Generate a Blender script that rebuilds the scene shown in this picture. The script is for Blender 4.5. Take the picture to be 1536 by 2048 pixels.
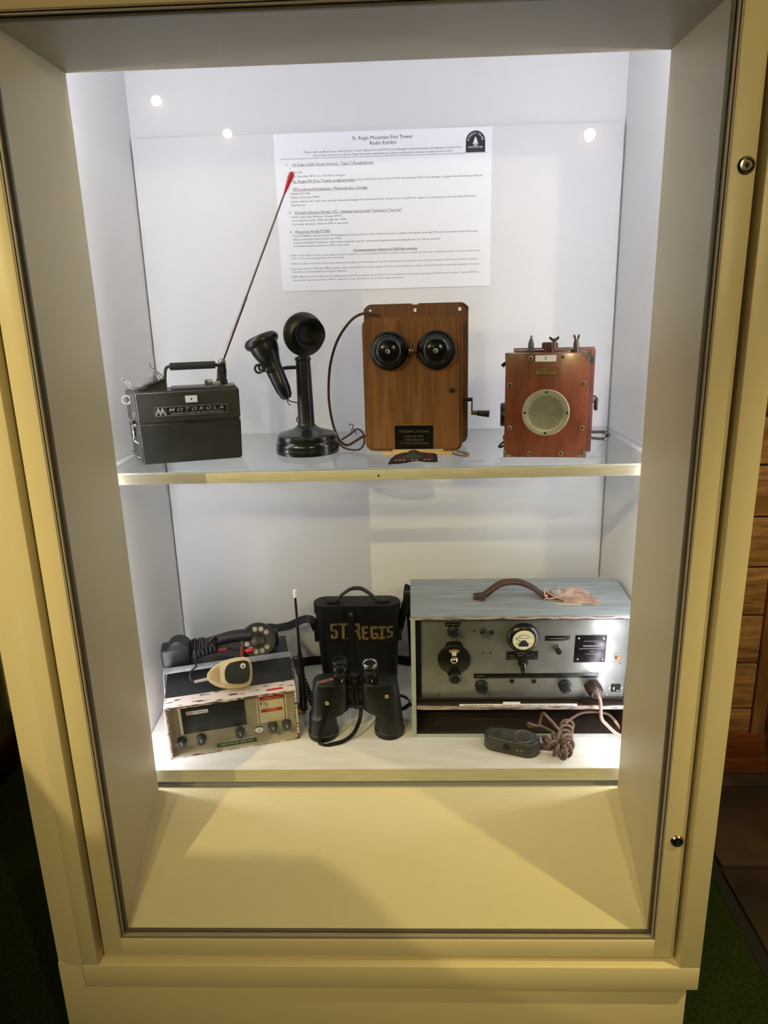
import bpy, bmesh, math, random
from mathutils import Vector, Matrix, Euler
PI = math.pi
R = math.radians
random.seed(7)
for o in list(bpy.data.objects):
    bpy.data.objects.remove(o)
SC = bpy.context.scene
COL = SC.collection

# ------------------------------------------------------------------ camera, world, exposure
CAM_LOC = (0.064, -1.4075, 1.0545)
PITCH, YAW, ROLL, FPX = 0.2750, 0.0358, -0.0270, 1436.33
fw = Vector((-math.sin(YAW)*math.cos(PITCH), math.cos(YAW)*math.cos(PITCH), -math.sin(PITCH)))
rt = Vector((math.cos(YAW), math.sin(YAW), 0)); up = rt.cross(fw)
r2 = rt*math.cos(ROLL) + up*math.sin(ROLL); u2 = -rt*math.sin(ROLL) + up*math.cos(ROLL)
cam = bpy.data.cameras.new('camera'); cam_o = bpy.data.objects.new('camera', cam); COL.objects.link(cam_o)
cam.sensor_fit = 'HORIZONTAL'; cam.sensor_width = 36; cam.lens = FPX/1536*36; cam.clip_start = 0.02
m = Matrix((r2, u2, -fw)).transposed().to_4x4(); m.translation = Vector(CAM_LOC); cam_o.matrix_world = m
SC.camera = cam_o
SC.view_settings.view_transform = 'Standard'; SC.view_settings.look = 'None'
SC.view_settings.exposure = 0.0; SC.view_settings.gamma = 1.0; SC.view_settings.use_curve_mapping = False
try:
    SC.cycles.transparent_max_bounces = 24; SC.cycles.max_bounces = 10
except Exception: pass
w = bpy.data.worlds.new('world'); SC.world = w; w.use_nodes = True
w.node_tree.nodes['Background'].inputs[0].default_value = (1.0, 0.80, 0.50, 1)
w.node_tree.nodes['Background'].inputs[1].default_value = 0.0
LED_POWER = 168.0        # emission strength of the cabinet's LED modules
SPOTS = [               # ceiling track lamps: location, aim, watts, source radius, added shadow flap, cone
    ((-1.42, -1.58, 1.72), (-0.45, -0.25, 0.55), 84, .002, True, 56),
    ((-1.00, -2.55, 1.95), (0.05, -0.15, 0.00), 64, .02, False, 40),
    ((-0.78, -2.91, 1.89), (-0.15, -0.15, -0.05), 48, .02, False, 38),
    ((0.75, -2.02, 1.65), (0.15, -0.20, 0.45), 36, .01, False, 84),
    ((1.75, -0.95, 1.95), (1.25, 0.70, -0.30), 110, .02, False, 75),  # added unseen lamp to brighten the pine and flagstones
    ((-0.90, -1.00, 2.02), (-1.40, 0.75, -0.15), 30, .02, False, 50),  # added unseen lamp to lift the dark left cupboard
]
SPOT_COL = (1.0, 0.82, 0.42)

# ------------------------------------------------------------------ materials
def lin(c):
    return tuple((x/255/12.92 if x/255 <= .04045 else ((x/255+.055)/1.055)**2.4) for x in c) + (1,)
MATS = {}
def mat(name, col, rough=.5, metal=0, col2=None, scale=30, stretch=(1, 1, 1), lo=.35, hi=.65, bump=0, bscale=None, coat=0, spec=.5, detail=4, emit=0):
    if name in MATS: return MATS[name]
    m = bpy.data.materials.new(name); m.use_nodes = True
    nt = m.node_tree; b = nt.nodes['Principled BSDF']
    b.inputs['Base Color'].default_value = lin(col)
    b.inputs['Roughness'].default_value = rough; b.inputs['Metallic'].default_value = metal
    b.inputs['Specular IOR Level'].default_value = spec
    if coat: b.inputs['Coat Weight'].default_value = coat; b.inputs['Coat Roughness'].default_value = .08
    if emit: b.inputs['Emission Color'].default_value = lin(col); b.inputs['Emission Strength'].default_value = emit
    if col2 or bump:
        tc = nt.nodes.new('ShaderNodeTexCoord'); mp = nt.nodes.new('ShaderNodeMapping')
        mp.inputs['Scale'].default_value = stretch
        nt.links.new(tc.outputs['Object'], mp.inputs[0])
        nz = nt.nodes.new('ShaderNodeTexNoise'); nz.inputs['Scale'].default_value = scale; nz.inputs['Detail'].default_value = detail
        nt.links.new(mp.outputs[0], nz.inputs['Vector'])
        if col2:
            cr = nt.nodes.new('ShaderNodeValToRGB')
            cr.color_ramp.elements[0].position = lo; cr.color_ramp.elements[0].color = lin(col)
            cr.color_ramp.elements[1].position = hi; cr.color_ramp.elements[1].color = lin(col2)
            nt.links.new(nz.outputs['Fac'], cr.inputs[0]); nt.links.new(cr.outputs[0], b.inputs['Base Color'])
        if bump:
            src = nz
            if bscale:
                src = nt.nodes.new('ShaderNodeTexNoise'); src.inputs['Scale'].default_value = bscale; src.inputs['Detail'].default_value = 3
                nt.links.new(mp.outputs[0], src.inputs['Vector'])
            bp = nt.nodes.new('ShaderNodeBump'); bp.inputs['Strength'].default_value = bump; bp.inputs['Distance'].default_value = .002
            nt.links.new(src.outputs['Fac'], bp.inputs['Height']); nt.links.new(bp.outputs[0], b.inputs['Normal'])
    MATS[name] = m
    return m

def glass_mat(name, tint, ior=1.5, rough=0.0):
    if name in MATS: return MATS[name]
    m = bpy.data.materials.new(name); m.use_nodes = True; nt = m.node_tree
    for n in list(nt.nodes): nt.nodes.remove(n)
    out = nt.nodes.new('ShaderNodeOutputMaterial'); mx = nt.nodes.new('ShaderNodeMixShader')
    tr = nt.nodes.new('ShaderNodeBsdfTransparent'); tr.inputs[0].default_value = tint
    gl = nt.nodes.new('ShaderNodeBsdfGlossy'); gl.inputs['Roughness'].default_value = rough
    fr = nt.nodes.new('ShaderNodeFresnel'); fr.inputs[0].default_value = ior
    ge = nt.nodes.new('ShaderNodeNewGeometry'); sb = nt.nodes.new('ShaderNodeMath'); sb.operation = 'SUBTRACT'; sb.inputs[0].default_value = 1.0
    nt.links.new(ge.outputs['Backfacing'], sb.inputs[1])          # mirror only where a ray enters the pane
    mu = nt.nodes.new('ShaderNodeMath'); mu.operation = 'MULTIPLY'
    nt.links.new(fr.outputs[0], mu.inputs[0]); nt.links.new(sb.outputs[0], mu.inputs[1])
    nt.links.new(mu.outputs[0], mx.inputs[0]); nt.links.new(tr.outputs[0], mx.inputs[1]); nt.links.new(gl.outputs[0], mx.inputs[2])
    nt.links.new(mx.outputs[0], out.inputs[0]); MATS[name] = m
    return m

def wood_mat(name, dark, light, rough=.4, stretch=(9, 9, .7), scale=6, coat=.2, fine=.25):
    if name in MATS: return MATS[name]
    m = bpy.data.materials.new(name); m.use_nodes = True; nt = m.node_tree; b = nt.nodes['Principled BSDF']
    tc = nt.nodes.new('ShaderNodeTexCoord'); mp = nt.nodes.new('ShaderNodeMapping'); mp.inputs['Scale'].default_value = stretch
    nt.links.new(tc.outputs['Object'], mp.inputs[0])
    n1 = nt.nodes.new('ShaderNodeTexNoise'); n1.inputs['Scale'].default_value = scale; n1.inputs['Detail'].default_value = 6; n1.inputs['Distortion'].default_value = 1.2
    n2 = nt.nodes.new('ShaderNodeTexNoise'); n2.inputs['Scale'].default_value = scale*9; n2.inputs['Detail'].default_value = 2
    for n in (n1, n2): nt.links.new(mp.outputs[0], n.inputs['Vector'])
    ad = nt.nodes.new('ShaderNodeMix'); ad.data_type = 'FLOAT'; ad.inputs[0].default_value = fine
    nt.links.new(n1.outputs['Fac'], ad.inputs[2]); nt.links.new(n2.outputs['Fac'], ad.inputs[3])
    cr = nt.nodes.new('ShaderNodeValToRGB'); cr.color_ramp.elements[0].position = .38; cr.color_ramp.elements[1].position = .62
    cr.color_ramp.elements[0].color = lin(dark); cr.color_ramp.elements[1].color = lin(light)
    nt.links.new(ad.outputs[0], cr.inputs[0]); nt.links.new(cr.outputs[0], b.inputs['Base Color'])
    b.inputs['Roughness'].default_value = rough; b.inputs['Coat Weight'].default_value = coat; b.inputs['Coat Roughness'].default_value = .15
    MATS[name] = m
    return m

JAMB = mat('shade_toned_jamb_paint', (204, 191, 156), .42, bump=.08, scale=4, bscale=60)  # darker than the face cream: the jambs' shade is put into the colour
SOFF = mat('shade_toned_soffit_paint', (146, 136, 112), .45, bump=.08, scale=4, bscale=60)  # darkened further, soffit shade put into the paint colour
CREAM = mat('cream_paint', (224, 210, 164), .42, bump=.10, scale=4, stretch=(1, 1, 1), bscale=60)
SILL = mat('brushed_cream_paint', (220, 206, 160), .36, bump=.35, scale=3, stretch=(1, 9, 9), bscale=28)
WHITE = mat('white_interior_paint', (224, 224, 224), .5, bump=.05, scale=20, stretch=(1, 6, 6))
BOARD = mat('white_backing_board', (219, 219, 220), .55)
FLOORW = mat('white_base_board_paint', (228, 226, 220), .5, (0), (218, 214, 206), 9, (1, 5, 5), bump=.05)
NOSE = mat('painted_pine_edge', (212, 206, 180), .4, 0, (222, 218, 196), 20, (1, 8, 8))
BLACK = mat('black_enamel', (13, 15, 16), .36)
RUBBER = mat('black_rubber', (20, 20, 21), .5)
PLASTIC = mat('black_phenolic', (13, 13, 14), .36)
LEATHERB = mat('black_leather', (15, 17, 18), .46, 0, (9, 10, 11), 40, bump=.25, bscale=260, spec=.3)
GASKET = mat('dark_gasket', (26, 24, 22), .5)
ALU = mat('aluminium_trim', (150, 145, 138), .35, 1)
CHROME = mat('chrome', (200, 200, 200), .15, 1)
STEEL = mat('dull_steel', (150, 150, 146), .35, 1)
BRASS = mat('brass', (190, 160, 95), .3, 1)
DKBRASS = mat('aged_brass', (105, 92, 62), .4, 1)
PAPER = mat('white_paper', (243, 245, 250), .6)
INK = mat('black_ink', (28, 28, 30), .7)
GREYINK = mat('grey_ink', (70, 70, 73), .7)

# ------------------------------------------------------------------ mesh helpers
class MB:
    """collects shapes and links them as ONE mesh object"""
    def __init__(s): s.bm = bmesh.new()
    def _done(s, faces, mi):
        for f in faces: f.material_index = mi; f.smooth = True
    def box(s, x0, x1, y0, y1, z0, z1, mi=0, bev=0, seg=2, M=None):
        b = bmesh.new(); bmesh.ops.create_cube(b, size=1)
        for v in b.verts: v.co = Vector((x0+(v.co.x+.5)*(x1-x0), y0+(v.co.y+.5)*(y1-y0), z0+(v.co.z+.5)*(z1-z0)))
        if bev: bmesh.ops.bevel(b, geom=b.edges[:], offset=bev, segments=seg, affect='EDGES', profile=.5)
        s.join(b, mi, M); return s
    def join(s, b, mi=0, M=None, keep=False):
        if M is not None: bmesh.ops.transform(b, matrix=M, verts=b.verts)
        bmesh.ops.recalc_face_normals(b, faces=b.faces)
        mp = {}
        for v in b.verts: mp[v] = s.bm.verts.new(v.co)
        for f in b.faces:
            try: nf = s.bm.faces.new([mp[v] for v in f.verts])
            except ValueError: continue
            nf.material_index = f.material_index if keep else mi; nf.smooth = True
        b.free()
    def lathe(s, prof, mi=0, M=None, seg=40):
        """prof: [(r, z), ...] around Z"""
        b = bmesh.new(); rings = []
        for r, z in prof:
            if r < 1e-6: rings.append([b.verts.new((0, 0, z))])
            else: rings.append([b.verts.new((r*math.cos(2*PI*i/seg), r*math.sin(2*PI*i/seg), z)) for i in range(seg)])
        for a, c in zip(rings, rings[1:]):
            for i in range(seg):
                j = (i+1) % seg
                if len(a) == 1 and len(c) == 1: continue
                if len(a) == 1: b.faces.new((a[0], c[i], c[j]))
                elif len(c) == 1: b.faces.new((a[i], a[j], c[0]))
                else: b.faces.new((a[i], a[j], c[j], c[i]))
        s.join(b, mi, M); return s
    def cyl(s, p0, p1, r0, r1=None, mi=0, seg=24, bev=0):
        r1 = r0 if r1 is None else r1
        p0, p1 = Vector(p0), Vector(p1); d = p1-p0; L = d.length
        M = Matrix.Translation(p0) @ d.to_track_quat('Z', 'Y').to_matrix().to_4x4()
        if bev: prof = [(0, 0), (r0-bev, 0), (r0, bev), (r1, L-bev), (r1-bev, L), (0, L)]
        else: prof = [(0, 0), (r0, 0), (r1, L), (0, L)]
        return s.lathe(prof, mi, M, seg)
    def sphere(s, c, r, mi=0, sc=(1, 1, 1), seg=24, M=None):
        b = bmesh.new(); bmesh.ops.create_uvsphere(b, u_segments=seg, v_segments=seg//2, radius=1)
        T = Matrix.Translation(c) @ Matrix.Diagonal((r*sc[0], r*sc[1], r*sc[2], 1))
        s.join(b, mi, (M @ T) if M is not None else T); return s
    def tube(s, pts, r, mi=0, seg=10, sub=6, closed=False, flat=None, upv=None, n0=None):
        """swept tube through control points; flat=(half width, half thickness) gives a strap"""
        P = [Vector(p) for p in pts]; n = len(P)
        def cr(i): return P[i % n] if closed else P[max(0, min(n-1, i))]
        Q = []
        for i in range(n if closed else n-1):
            a, b_, c, d = cr(i-1), cr(i), cr(i+1), cr(i+2)
            for k in range(sub):
                t = k/sub
                Q.append(.5*((2*b_)+(-a+c)*t+(2*a-5*b_+4*c-d)*t*t+(-a+3*b_-3*c+d)*t**3))
        if not closed: Q.append(P[-1])
        N = len(Q); b = bmesh.new(); rings = []
        T0 = (Q[1]-Q[0]).normalized()
        nrm = Vector(n0) if n0 else Vector(upv) if upv else (Vector((0, 0, 1)) if abs(T0.z) < .9 else Vector((1, 0, 0)))
        for i in range(N):
            if closed: T = (Q[(i+1) % N]-Q[i-1])
            else: T = Q[min(i+1, N-1)]-Q[max(i-1, 0)]
            T.normalize()
            if upv: nrm = Vector(upv)
            nn = nrm-T*nrm.dot(T)
            if nn.length < 1e-5: nn = T.orthogonal()
            nn.normalize(); nrm = nn
            bn = T.cross(nn)
            ring = []
            rr = r(i/(N-1)) if callable(r) else r
            if flat:
                hw, ht = flat
                for cx, cy in ((-hw, -ht), (hw, -ht), (hw, ht), (-hw, ht)):
                    ring.append(b.verts.new(Q[i]+bn*cx+nn*cy))
            else:
                for k in range(seg):
                    a = 2*PI*k/seg; ring.append(b.verts.new(Q[i]+bn*math.cos(a)*rr+nn*math.sin(a)*rr))
            rings.append(ring)
        sg = len(rings[0])
        for i in range(N if closed else N-1):
            a, c = rings[i], rings[(i+1) % N]
            for k in range(sg): b.faces.new((a[k], a[(k+1) % sg], c[(k+1) % sg], c[k]))
        if not closed: b.faces.new(rings[0]); b.faces.new(rings[-1])
        s.join(b, mi); return s
    def prism(s, poly, depth, mi=0, M=None, bev=0, seg=2):
        """polygon in local XY extruded along +Z"""
        b = bmesh.new()
        vs = [b.verts.new((x, y, 0)) for x, y in poly]; f = b.faces.new(vs)
        ex = bmesh.ops.extrude_face_region(b, geom=[f])
        bmesh.ops.translate(b, vec=(0, 0, depth), verts=[v for v in ex['geom'] if isinstance(v, bmesh.types.BMVert)])
        if bev:
            es = [e for e in b.edges if all(abs(v.co.z-depth) < 1e-7 for v in e.verts)]
            bmesh.ops.bevel(b, geom=es, offset=bev, segments=seg, affect='EDGES')
        s.join(b, mi, M); return s
    def text(s, body, x, z, width=None, height=None, mi=0, M=None, align='L', depth=.0002, shear=0, bold=0):
        """lettering in the local XY plane of M (default: upright, facing -Y); x,z = left end of the baseline"""
        cu = bpy.data.curves.new('t', 'FONT'); cu.body = body; cu.size = 1; cu.extrude = 0; cu.resolution_u = 2; cu.shear = shear; cu.offset = bold
        ob = bpy.data.objects.new('t', cu); me = bpy.data.meshes.new_from_object(ob)
        b = bmesh.new(); b.from_mesh(me)
        bpy.data.objects.remove(ob); bpy.data.curves.remove(cu); bpy.data.meshes.remove(me)
        if not b.verts: return s
        xs = [v.co.x for v in b.verts]; x0, x1 = min(xs), max(xs)
        sy = (height/.70) if height else (width/(x1-x0)); sx = (width/(x1-x0)) if width else sy
        W = (x1-x0)*sx
        off = 0 if align == 'L' else (-W/2 if align == 'C' else -W)
        for v in b.verts: v.co = Vector(((v.co.x-x0)*sx+off+x, v.co.y*sy+z, 0))
        F = Matrix.Rotation(PI/2, 4, 'X')
        s.join(b, mi, (M @ F) if M is not None else F); return s
    def build(s, name, mats, parent=None, sharp=35):
        me = bpy.data.meshes.new(name)
        s.bm.normal_update(); s.bm.to_mesh(me); s.bm.free()
        if not isinstance(mats, (list, tuple)): mats = [mats]
        for m in mats: me.materials.append(m)
        me.set_sharp_from_angle(angle=R(sharp))
        o = bpy.data.objects.new(name, me); COL.objects.link(o)
        if parent is not None: o.parent = parent
        return o

def T3(x, y, z): return Matrix.Translation((x, y, z))
FACE = Matrix.Rotation(PI/2, 4, 'X')                     # local Z -> -Y (towards the viewer)
def front(x, y, z): return T3(x, y, z) @ FACE            # lathe / prism axis pointing at the viewer
def rrect(x0, x1, y0, y1, r, n=6):
    pts = []
    for cx, cy, a0 in ((x1-r, y1-r, 0), (x0+r, y1-r, 90), (x0+r, y0+r, 180), (x1-r, y0+r, 270)):
        for k in range(n+1):
            a = R(a0+90*k/n); pts.append((cx+r*math.cos(a), cy+r*math.sin(a)))
    return pts
def thing(name, label, cat, loc, yaw=0, tilt=0, group=None):
    o = bpy.data.objects.new(name, None); COL.objects.link(o); o.empty_display_size = .05
    o.rotation_mode = 'ZYX'; o.location = loc; o.rotation_euler = (tilt, 0, R(yaw))
    tag(o, label, cat, group); return o
def tag(o, label, cat, group=None):
    o['label'] = label; o['category'] = cat
    if group: o['group'] = group
    return o
def struct(o): o['kind'] = 'structure'; return o

ZG = 0.748                      # top of the glass shelf
TILT = math.atan(.0831)         # the lower board slopes down towards the door
def zfl(y): return .041+.0831*y

# ------------------------------------------------------------------ the room
ZF = -0.55
def floor_mats():
    m = mat('slate_flagstone', (70, 52, 40), .5, 0, (38, 30, 24), 5, bump=.5, bscale=14)
    return m
f = MB().box(-3.2, 3.4, -4.6, 4.0, ZF-.10, ZF); struct(f.build('floor', mat('dark_slab', (60, 52, 44), .6)))
g = MB(); random.seed(3)
y = -.9
while y < 3.6:
    hgt = random.uniform(.28, .5); x = .925+random.uniform(0, .03)
    while x < 3.1:
        wd = random.uniform(.35, .8)
        g.box(x+.006, min(x+wd, 3.2)-.006, y+.006, y+hgt-.006, ZF+.0, ZF+.022+random.uniform(0, .004), 0, .006)
        x += wd
    y += hgt
g.box(.915, 3.2, -.92, 3.65, ZF, ZF+.012, 1)
tag(g.build('flagstone_paving', [floor_mats(), mat('dark_mortar', (24, 20, 17), .8)]), 'brown flagstone paving beside the pine counter', 'paving')
c = MB().box(-3.0, .915, -4.0, 3.6, ZF, ZF+.010)
tag(c.build('carpet', mat('green_carpet', (44, 56, 22), .95, 0, (30, 40, 14), 130, bump=.9, bscale=260, spec=.1)), 'dark green carpet around the cabinet foot', 'carpet')
ROOMW = mat('room_wall_paint', (120, 104, 78), .7)
struct(MB().box(-3.2, 3.4, -4.7, -4.6, ZF, 2.35).build('wall_front', ROOMW))
struct(MB().box(3.3, 3.4, -4.6, 4.0, ZF, 2.35).build('wall_right', ROOMW))
struct(MB().box(-3.2, 3.4, 3.9, 4.0, ZF, 2.35).build('wall_back', ROOMW))
struct(MB().box(-3.3, -3.2, -4.6, 4.0, ZF, 2.35).build('wall_left', ROOMW))
struct(MB().box(-3.2, 3.4, -4.6, 4.0, 2.30, 2.40).build('ceiling', mat('ceiling_boards', (84, 70, 52), .7)))

# ceiling track lamps (they light the front of the cabinet and glint in its glass; pine and cupboard lamps are added fill)
def track_lamp(loc, aim, watts, rad, flap, cone, i):
    labels = ['white track spotlight far left of the cabinet front', 'white track spotlight near left behind the camera',
              'white track spotlight further back on the left', 'white track spotlight on the right behind the camera', 'added unseen track spotlight brightening the pine counter', 'added unseen track spotlight brightening the left cupboard']
    t = thing('track_spotlight', labels[i], 'spotlight', loc, group='ceiling track spotlights')
    d = (Vector(aim)-Vector(loc)).normalized(); q = d.to_track_quat('Z', 'Y').to_matrix().to_4x4()
    b = MB(); b.lathe([(0, -.13), (.03, -.13), (.036, -.11), (.04, -.02), (.045, .03), (.041, .03), (.036, -.01), (0, -.012)], 0, q)
    b.build('lamp_head', mat('lamp_housing', (205, 200, 190), .4), t)
    MB().lathe([(0, -.004), (.02, -.004), (.02, 0), (0, .001)], 0, q).build('bulb', mat('warm_bulb', (255, 226, 170), .5, emit=260), t)
    MB().tube([(0, 0, .02), (0, 0, .2), (0, 0, 2.30-loc[2])], .008, 0, sub=2).build('stem', mat('lamp_housing', (205, 200, 190), .4), t)
    l = bpy.data.lights.new('spot', 'SPOT'); l.energy = watts; l.color = SPOT_COL; l.spot_size = R(cone); l.spot_blend = 1 if cone < 60 else .6; l.shadow_soft_size = rad
    lo = bpy.data.objects.new('spot', l); COL.objects.link(lo); lo.parent = t
    lo.matrix_local = Matrix.Translation(d*.035) @ (-d).to_track_quat('Z', 'Y').to_matrix().to_4x4()
    if flap:                                             # curved flap added to cast an unseen person's shadow on the sill
        src = Vector(loc)+d*.035; pl = Vector(loc)+d*.30; qx = d.cross(Vector((0, 0, 1))).normalized(); qy = qx.cross(d)
        pts = []
        for p in CUT:
            r_ = Vector(p)-src; h = src+r_*((pl-src).dot(d)/r_.dot(d))-pl; pts.append((h.dot(qx), h.dot(qy)))
        pts.sort()
        poly = pts+[(pts[-1][0], -.19), (pts[0][0], -.19)]
        Mq = Matrix((qx, qy, d)).transposed().to_4x4(); Mq.translation = d*.30
        fb = MB(); fb.prism(poly, .0015, 0, Mq)
        for sx in (-.6, .6): fb.box(sx*.05-.002, sx*.05+.002, -.135, -.131, -.19, .001, 0, M=Mq).box(sx*.05-.002, sx*.05+.002, -.135, -.03, -.31, -.188, 0, M=Mq) if False else fb.cyl(Mq @ Vector((sx*.05, -.13, 0)), Mq @ Vector((sx*.05, -.036, -.30)), .003, None, 0, 8)
        fb.build('added_shadow_flap', mat('lamp_housing', (205, 200, 190), .4), t)
CUT = [(-1.1, -.26, .62), (-.80, -.26, .36), (-.68, -.262, .25), (-.62, -.265, .165), (-.57, -.262, .085), (-.425, -.118, -.076), (-.34, -.122, -.079), (-.27, -.118, -.076), (-.22, -.124, -.081), (-.15, -.122, -.079),
       (-.074, -.161, -.104), (-.02, -.195, -.127), (.042, -.246, -.160), (.16, -.268, -.25), (.5, -.268, -.40)]
for i, a_ in enumerate(SPOTS): track_lamp(*a_, i)

# ------------------------------------------------------------------ the display cabinet
cab = thing('display_cabinet', 'cream painted museum cabinet with a big glazed locking door', 'display cabinet', (0, 0, ZF))
def cz(mb, name, mats): 
    bmesh.ops.translate(mb.bm, vec=(0, 0, -ZF), verts=mb.bm.verts[:]); return mb.build(name, mats, cab)
WI = .588; DB = .470
for sx, nm in ((-1, 'side_panel'), (1, 'side_panel')):
    a, b_ = sorted((sx*WI, sx*(WI+.022)))
    cz(MB().box(a, b_, 0.0, DB+.03, -.05, 1.74), nm, WHITE)
cz(MB().box(-WI-.022, WI+.022, DB+.012, DB+.03, -.05, 1.74), 'back_panel', BOARD)
cz(MB().box(-.5845, .583, DB-.002, DB+.010, .02, 1.462, 0, .001), 'backing_board', BOARD)
cz(MB().box(-WI, WI, 0, DB+.012, 1.70, 1.72), 'top_panel', WHITE)
cz(MB().box(-WI, WI, .0, DB+.012, -.05, -.03), 'bottom_panel', WHITE)
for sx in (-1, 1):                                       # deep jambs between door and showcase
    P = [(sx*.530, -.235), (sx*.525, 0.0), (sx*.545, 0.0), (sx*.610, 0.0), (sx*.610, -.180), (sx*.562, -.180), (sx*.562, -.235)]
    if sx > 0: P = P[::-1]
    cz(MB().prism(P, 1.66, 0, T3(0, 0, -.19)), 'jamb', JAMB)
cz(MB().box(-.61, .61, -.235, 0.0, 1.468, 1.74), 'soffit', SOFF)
cz(MB().prism([(-.235, -.155), (-.235, -.20), (.012, -.20), (.012, -.004), (.004, 0), (0, 0)], 1.058, 0,
              Matrix(((0, 0, 1, -.529), (1, 0, 0, 0), (0, 1, 0, 0), (0, 0, 0, 1)))), 'sill', SILL)
# outer carcass
cz(MB().box(.605, .622, -.235, DB+.03, -.273, 1.74).box(-.66, -.640, -.235, DB+.03, -.273, 1.74).box(-.66, .622, -.2, DB+.03, -.273, -.25), 'carcass', CREAM)
FY = -.268
cz(MB().box(.5845, .6255, FY, -.181, -.217, 1.66, 0, .0015), 'stile', CREAM)
cz(MB().box(-.617, -.5845, FY, -.181, -.2165, 1.66, 0, .0015), 'stile', CREAM)
cz(MB().box(-.617, .6255, FY, -.20, -.273, -.2175, 0, .0015), 'bottom_rail', CREAM)
cz(MB().box(-.617, .6255, FY, -.233, 1.55, 1.70, 0, .0015), 'top_rail', CREAM)
cz(MB().prism([(-.617, -.262), (-.679, -.246), (-.679, .5), (-.640, .5), (-.617, .5)][::-1], 1.95, 0, T3(0, 0, -.231)), 'corner_post', CREAM)
cz(MB().box(-.679, .612, -.25, .45, ZF+.0102, -.231, 0, .001).box(-.679, -.617, -.247, .4, -.273, -.2312), 'plinth', CREAM)
for sx in (-1, 1):
    cz(MB().box(sx*.588-(0 if sx < 0 else .018), sx*.588+(.018 if sx < 0 else 0), .03, DB-.002, ZG-.026, ZG-.0065, 0, .001), 'shelf_ledger', WHITE)
cz(MB().box(-.57, .57, DB-.016, DB-.002, ZG-.026, ZG-.0065, 0, .001), 'shelf_ledger', WHITE)
# the door
door = MB()
DY0, DY1 = -.258, -.240
for x0, x1 in ((-.574, -.535), (.536, .575)): door.box(x0, x1, DY0, DY1, -.202, 1.53, 0, .003)
door.box(-.536, .5365, DY0, DY1, -.202, -.160, 0, .003).box(-.536, .5365, DY0, DY1, 1.474, 1.53, 0, .003)
dr = cz(door, 'door', CREAM)
g1 = MB()
def bead(xo, xi, zo, zi, y0, y1, mi):                    # one rectangular ring of the glazing bead, outer and inner edge
    g1.box(-xo, -xi, y0, y1, zo[0], zo[1], mi).box(xi+.001, xo+.001, y0, y1, zo[0], zo[1], mi)
    g1.box(-xi, xi+.001, y0, y1, zo[0], zi[0], mi).box(-xi, xi+.001, y0, y1, zi[1], zo[1], mi)
bead(.5355, .5330, (-.1610, 1.475), (-.1588, 1.4728), DY0+.002, DY0+.0075, 1)
bead(.5330, .5310, (-.1588, 1.4728), (-.1568, 1.4708), DY0+.0045, DY0+.0075, 0)
bead(.5310, .5285, (-.1568, 1.4708), (-.1545, 1.4685), DY0+.0030, DY0+.0075, 1)
bead(.5285, .5240, (-.1545, 1.4685), (-.1500, 1.4640), DY0+.0115, DY0+.018, 2)
bmesh.ops.translate(g1.bm, vec=(0, 0, -ZF), verts=g1.bm.verts[:])
g1.build('glazing_bead', [GASKET, mat('grey_bead', (158, 148, 130), .4), mat('grey_sealant', (96, 88, 76), .5)], dr)
gp = MB().box(-.533, .534, -.2505, -.2465, -.158, 1.472)
bmesh.ops.translate(gp.bm, vec=(0, 0, -ZF), verts=gp.bm.verts[:])
gp.build('glass_pane', glass_mat('door_glass', (.975, .985, .975, 1), 1.33), dr)
for x, z in ((.5595, 1.241), (.5585, .076)):
    k = MB(); M = front(x, DY0, z-ZF)
    k.lathe([(.0125, 0), (.0125, .002), (.010, .005), (.0075, .0055), (.007, .004), (0, .004)], 0, M, 28)
    k.lathe([(0, .0042), (.0035, .0042), (.0035, .0046), (0, .0046)], 1, M, 16).box(-.0009, .0009, -.0002, .0002, -.0055, 0, 1, M=T3(x, DY0-.0044, z-ZF))
    k.build('lock', [mat('nickel', (175, 165, 140), .22, 1), INK], dr)

# LED strips behind the jambs
for sx, lab in ((-1, 'white LED module strip behind the left jamb'), (1, 'white LED module strip behind the right jamb')):
    t = thing('led_strip', lab, 'light strip', (sx*.5700, .0, .03), group='LED strips')
    MB().box(-.009, .009, .0004, .0040, -.01, 1.60).build('strip_board', mat('led_board', (225, 225, 225), .5), t)
    n = 20; first = None
    for k in range(n):
        z = .035+1.535*k/(n-1)
        if first is None:
            e = MB(); e.box(-.006, .006, .0042, .0095, -.009, .009)
            first = o = e.build('led_module', mat('led_white', (246, 244, 255), .5, emit=LED_POWER), t)
        else:
            o = first.copy(); COL.objects.link(o); o.parent = t
        o.location = (0, 0, z)
t = thing('led_strip', 'added unseen LED strip behind the top soffit, brightening the upper wall', 'light strip', (0, 0, 1.4950), group='LED strips')  # strip added to brighten the upper back wall
MB().box(-.55, .55, .0004, .0040, -.009, .009).build('strip_board', mat('led_board', (225, 225, 225), .5), t)
for k in range(22):
    if k == 0:
        first = o = MB().box(-.009, .009, .0042, .0062, -.006, .006).build('led_module', mat('added_top_led', (246, 244, 255), .5, emit=LED_POWER*.45), t)
    else:
        o = first.copy(); COL.objects.link(o); o.parent = t
    o.location = (-.53+1.06*k/21, 0, 0)
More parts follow.
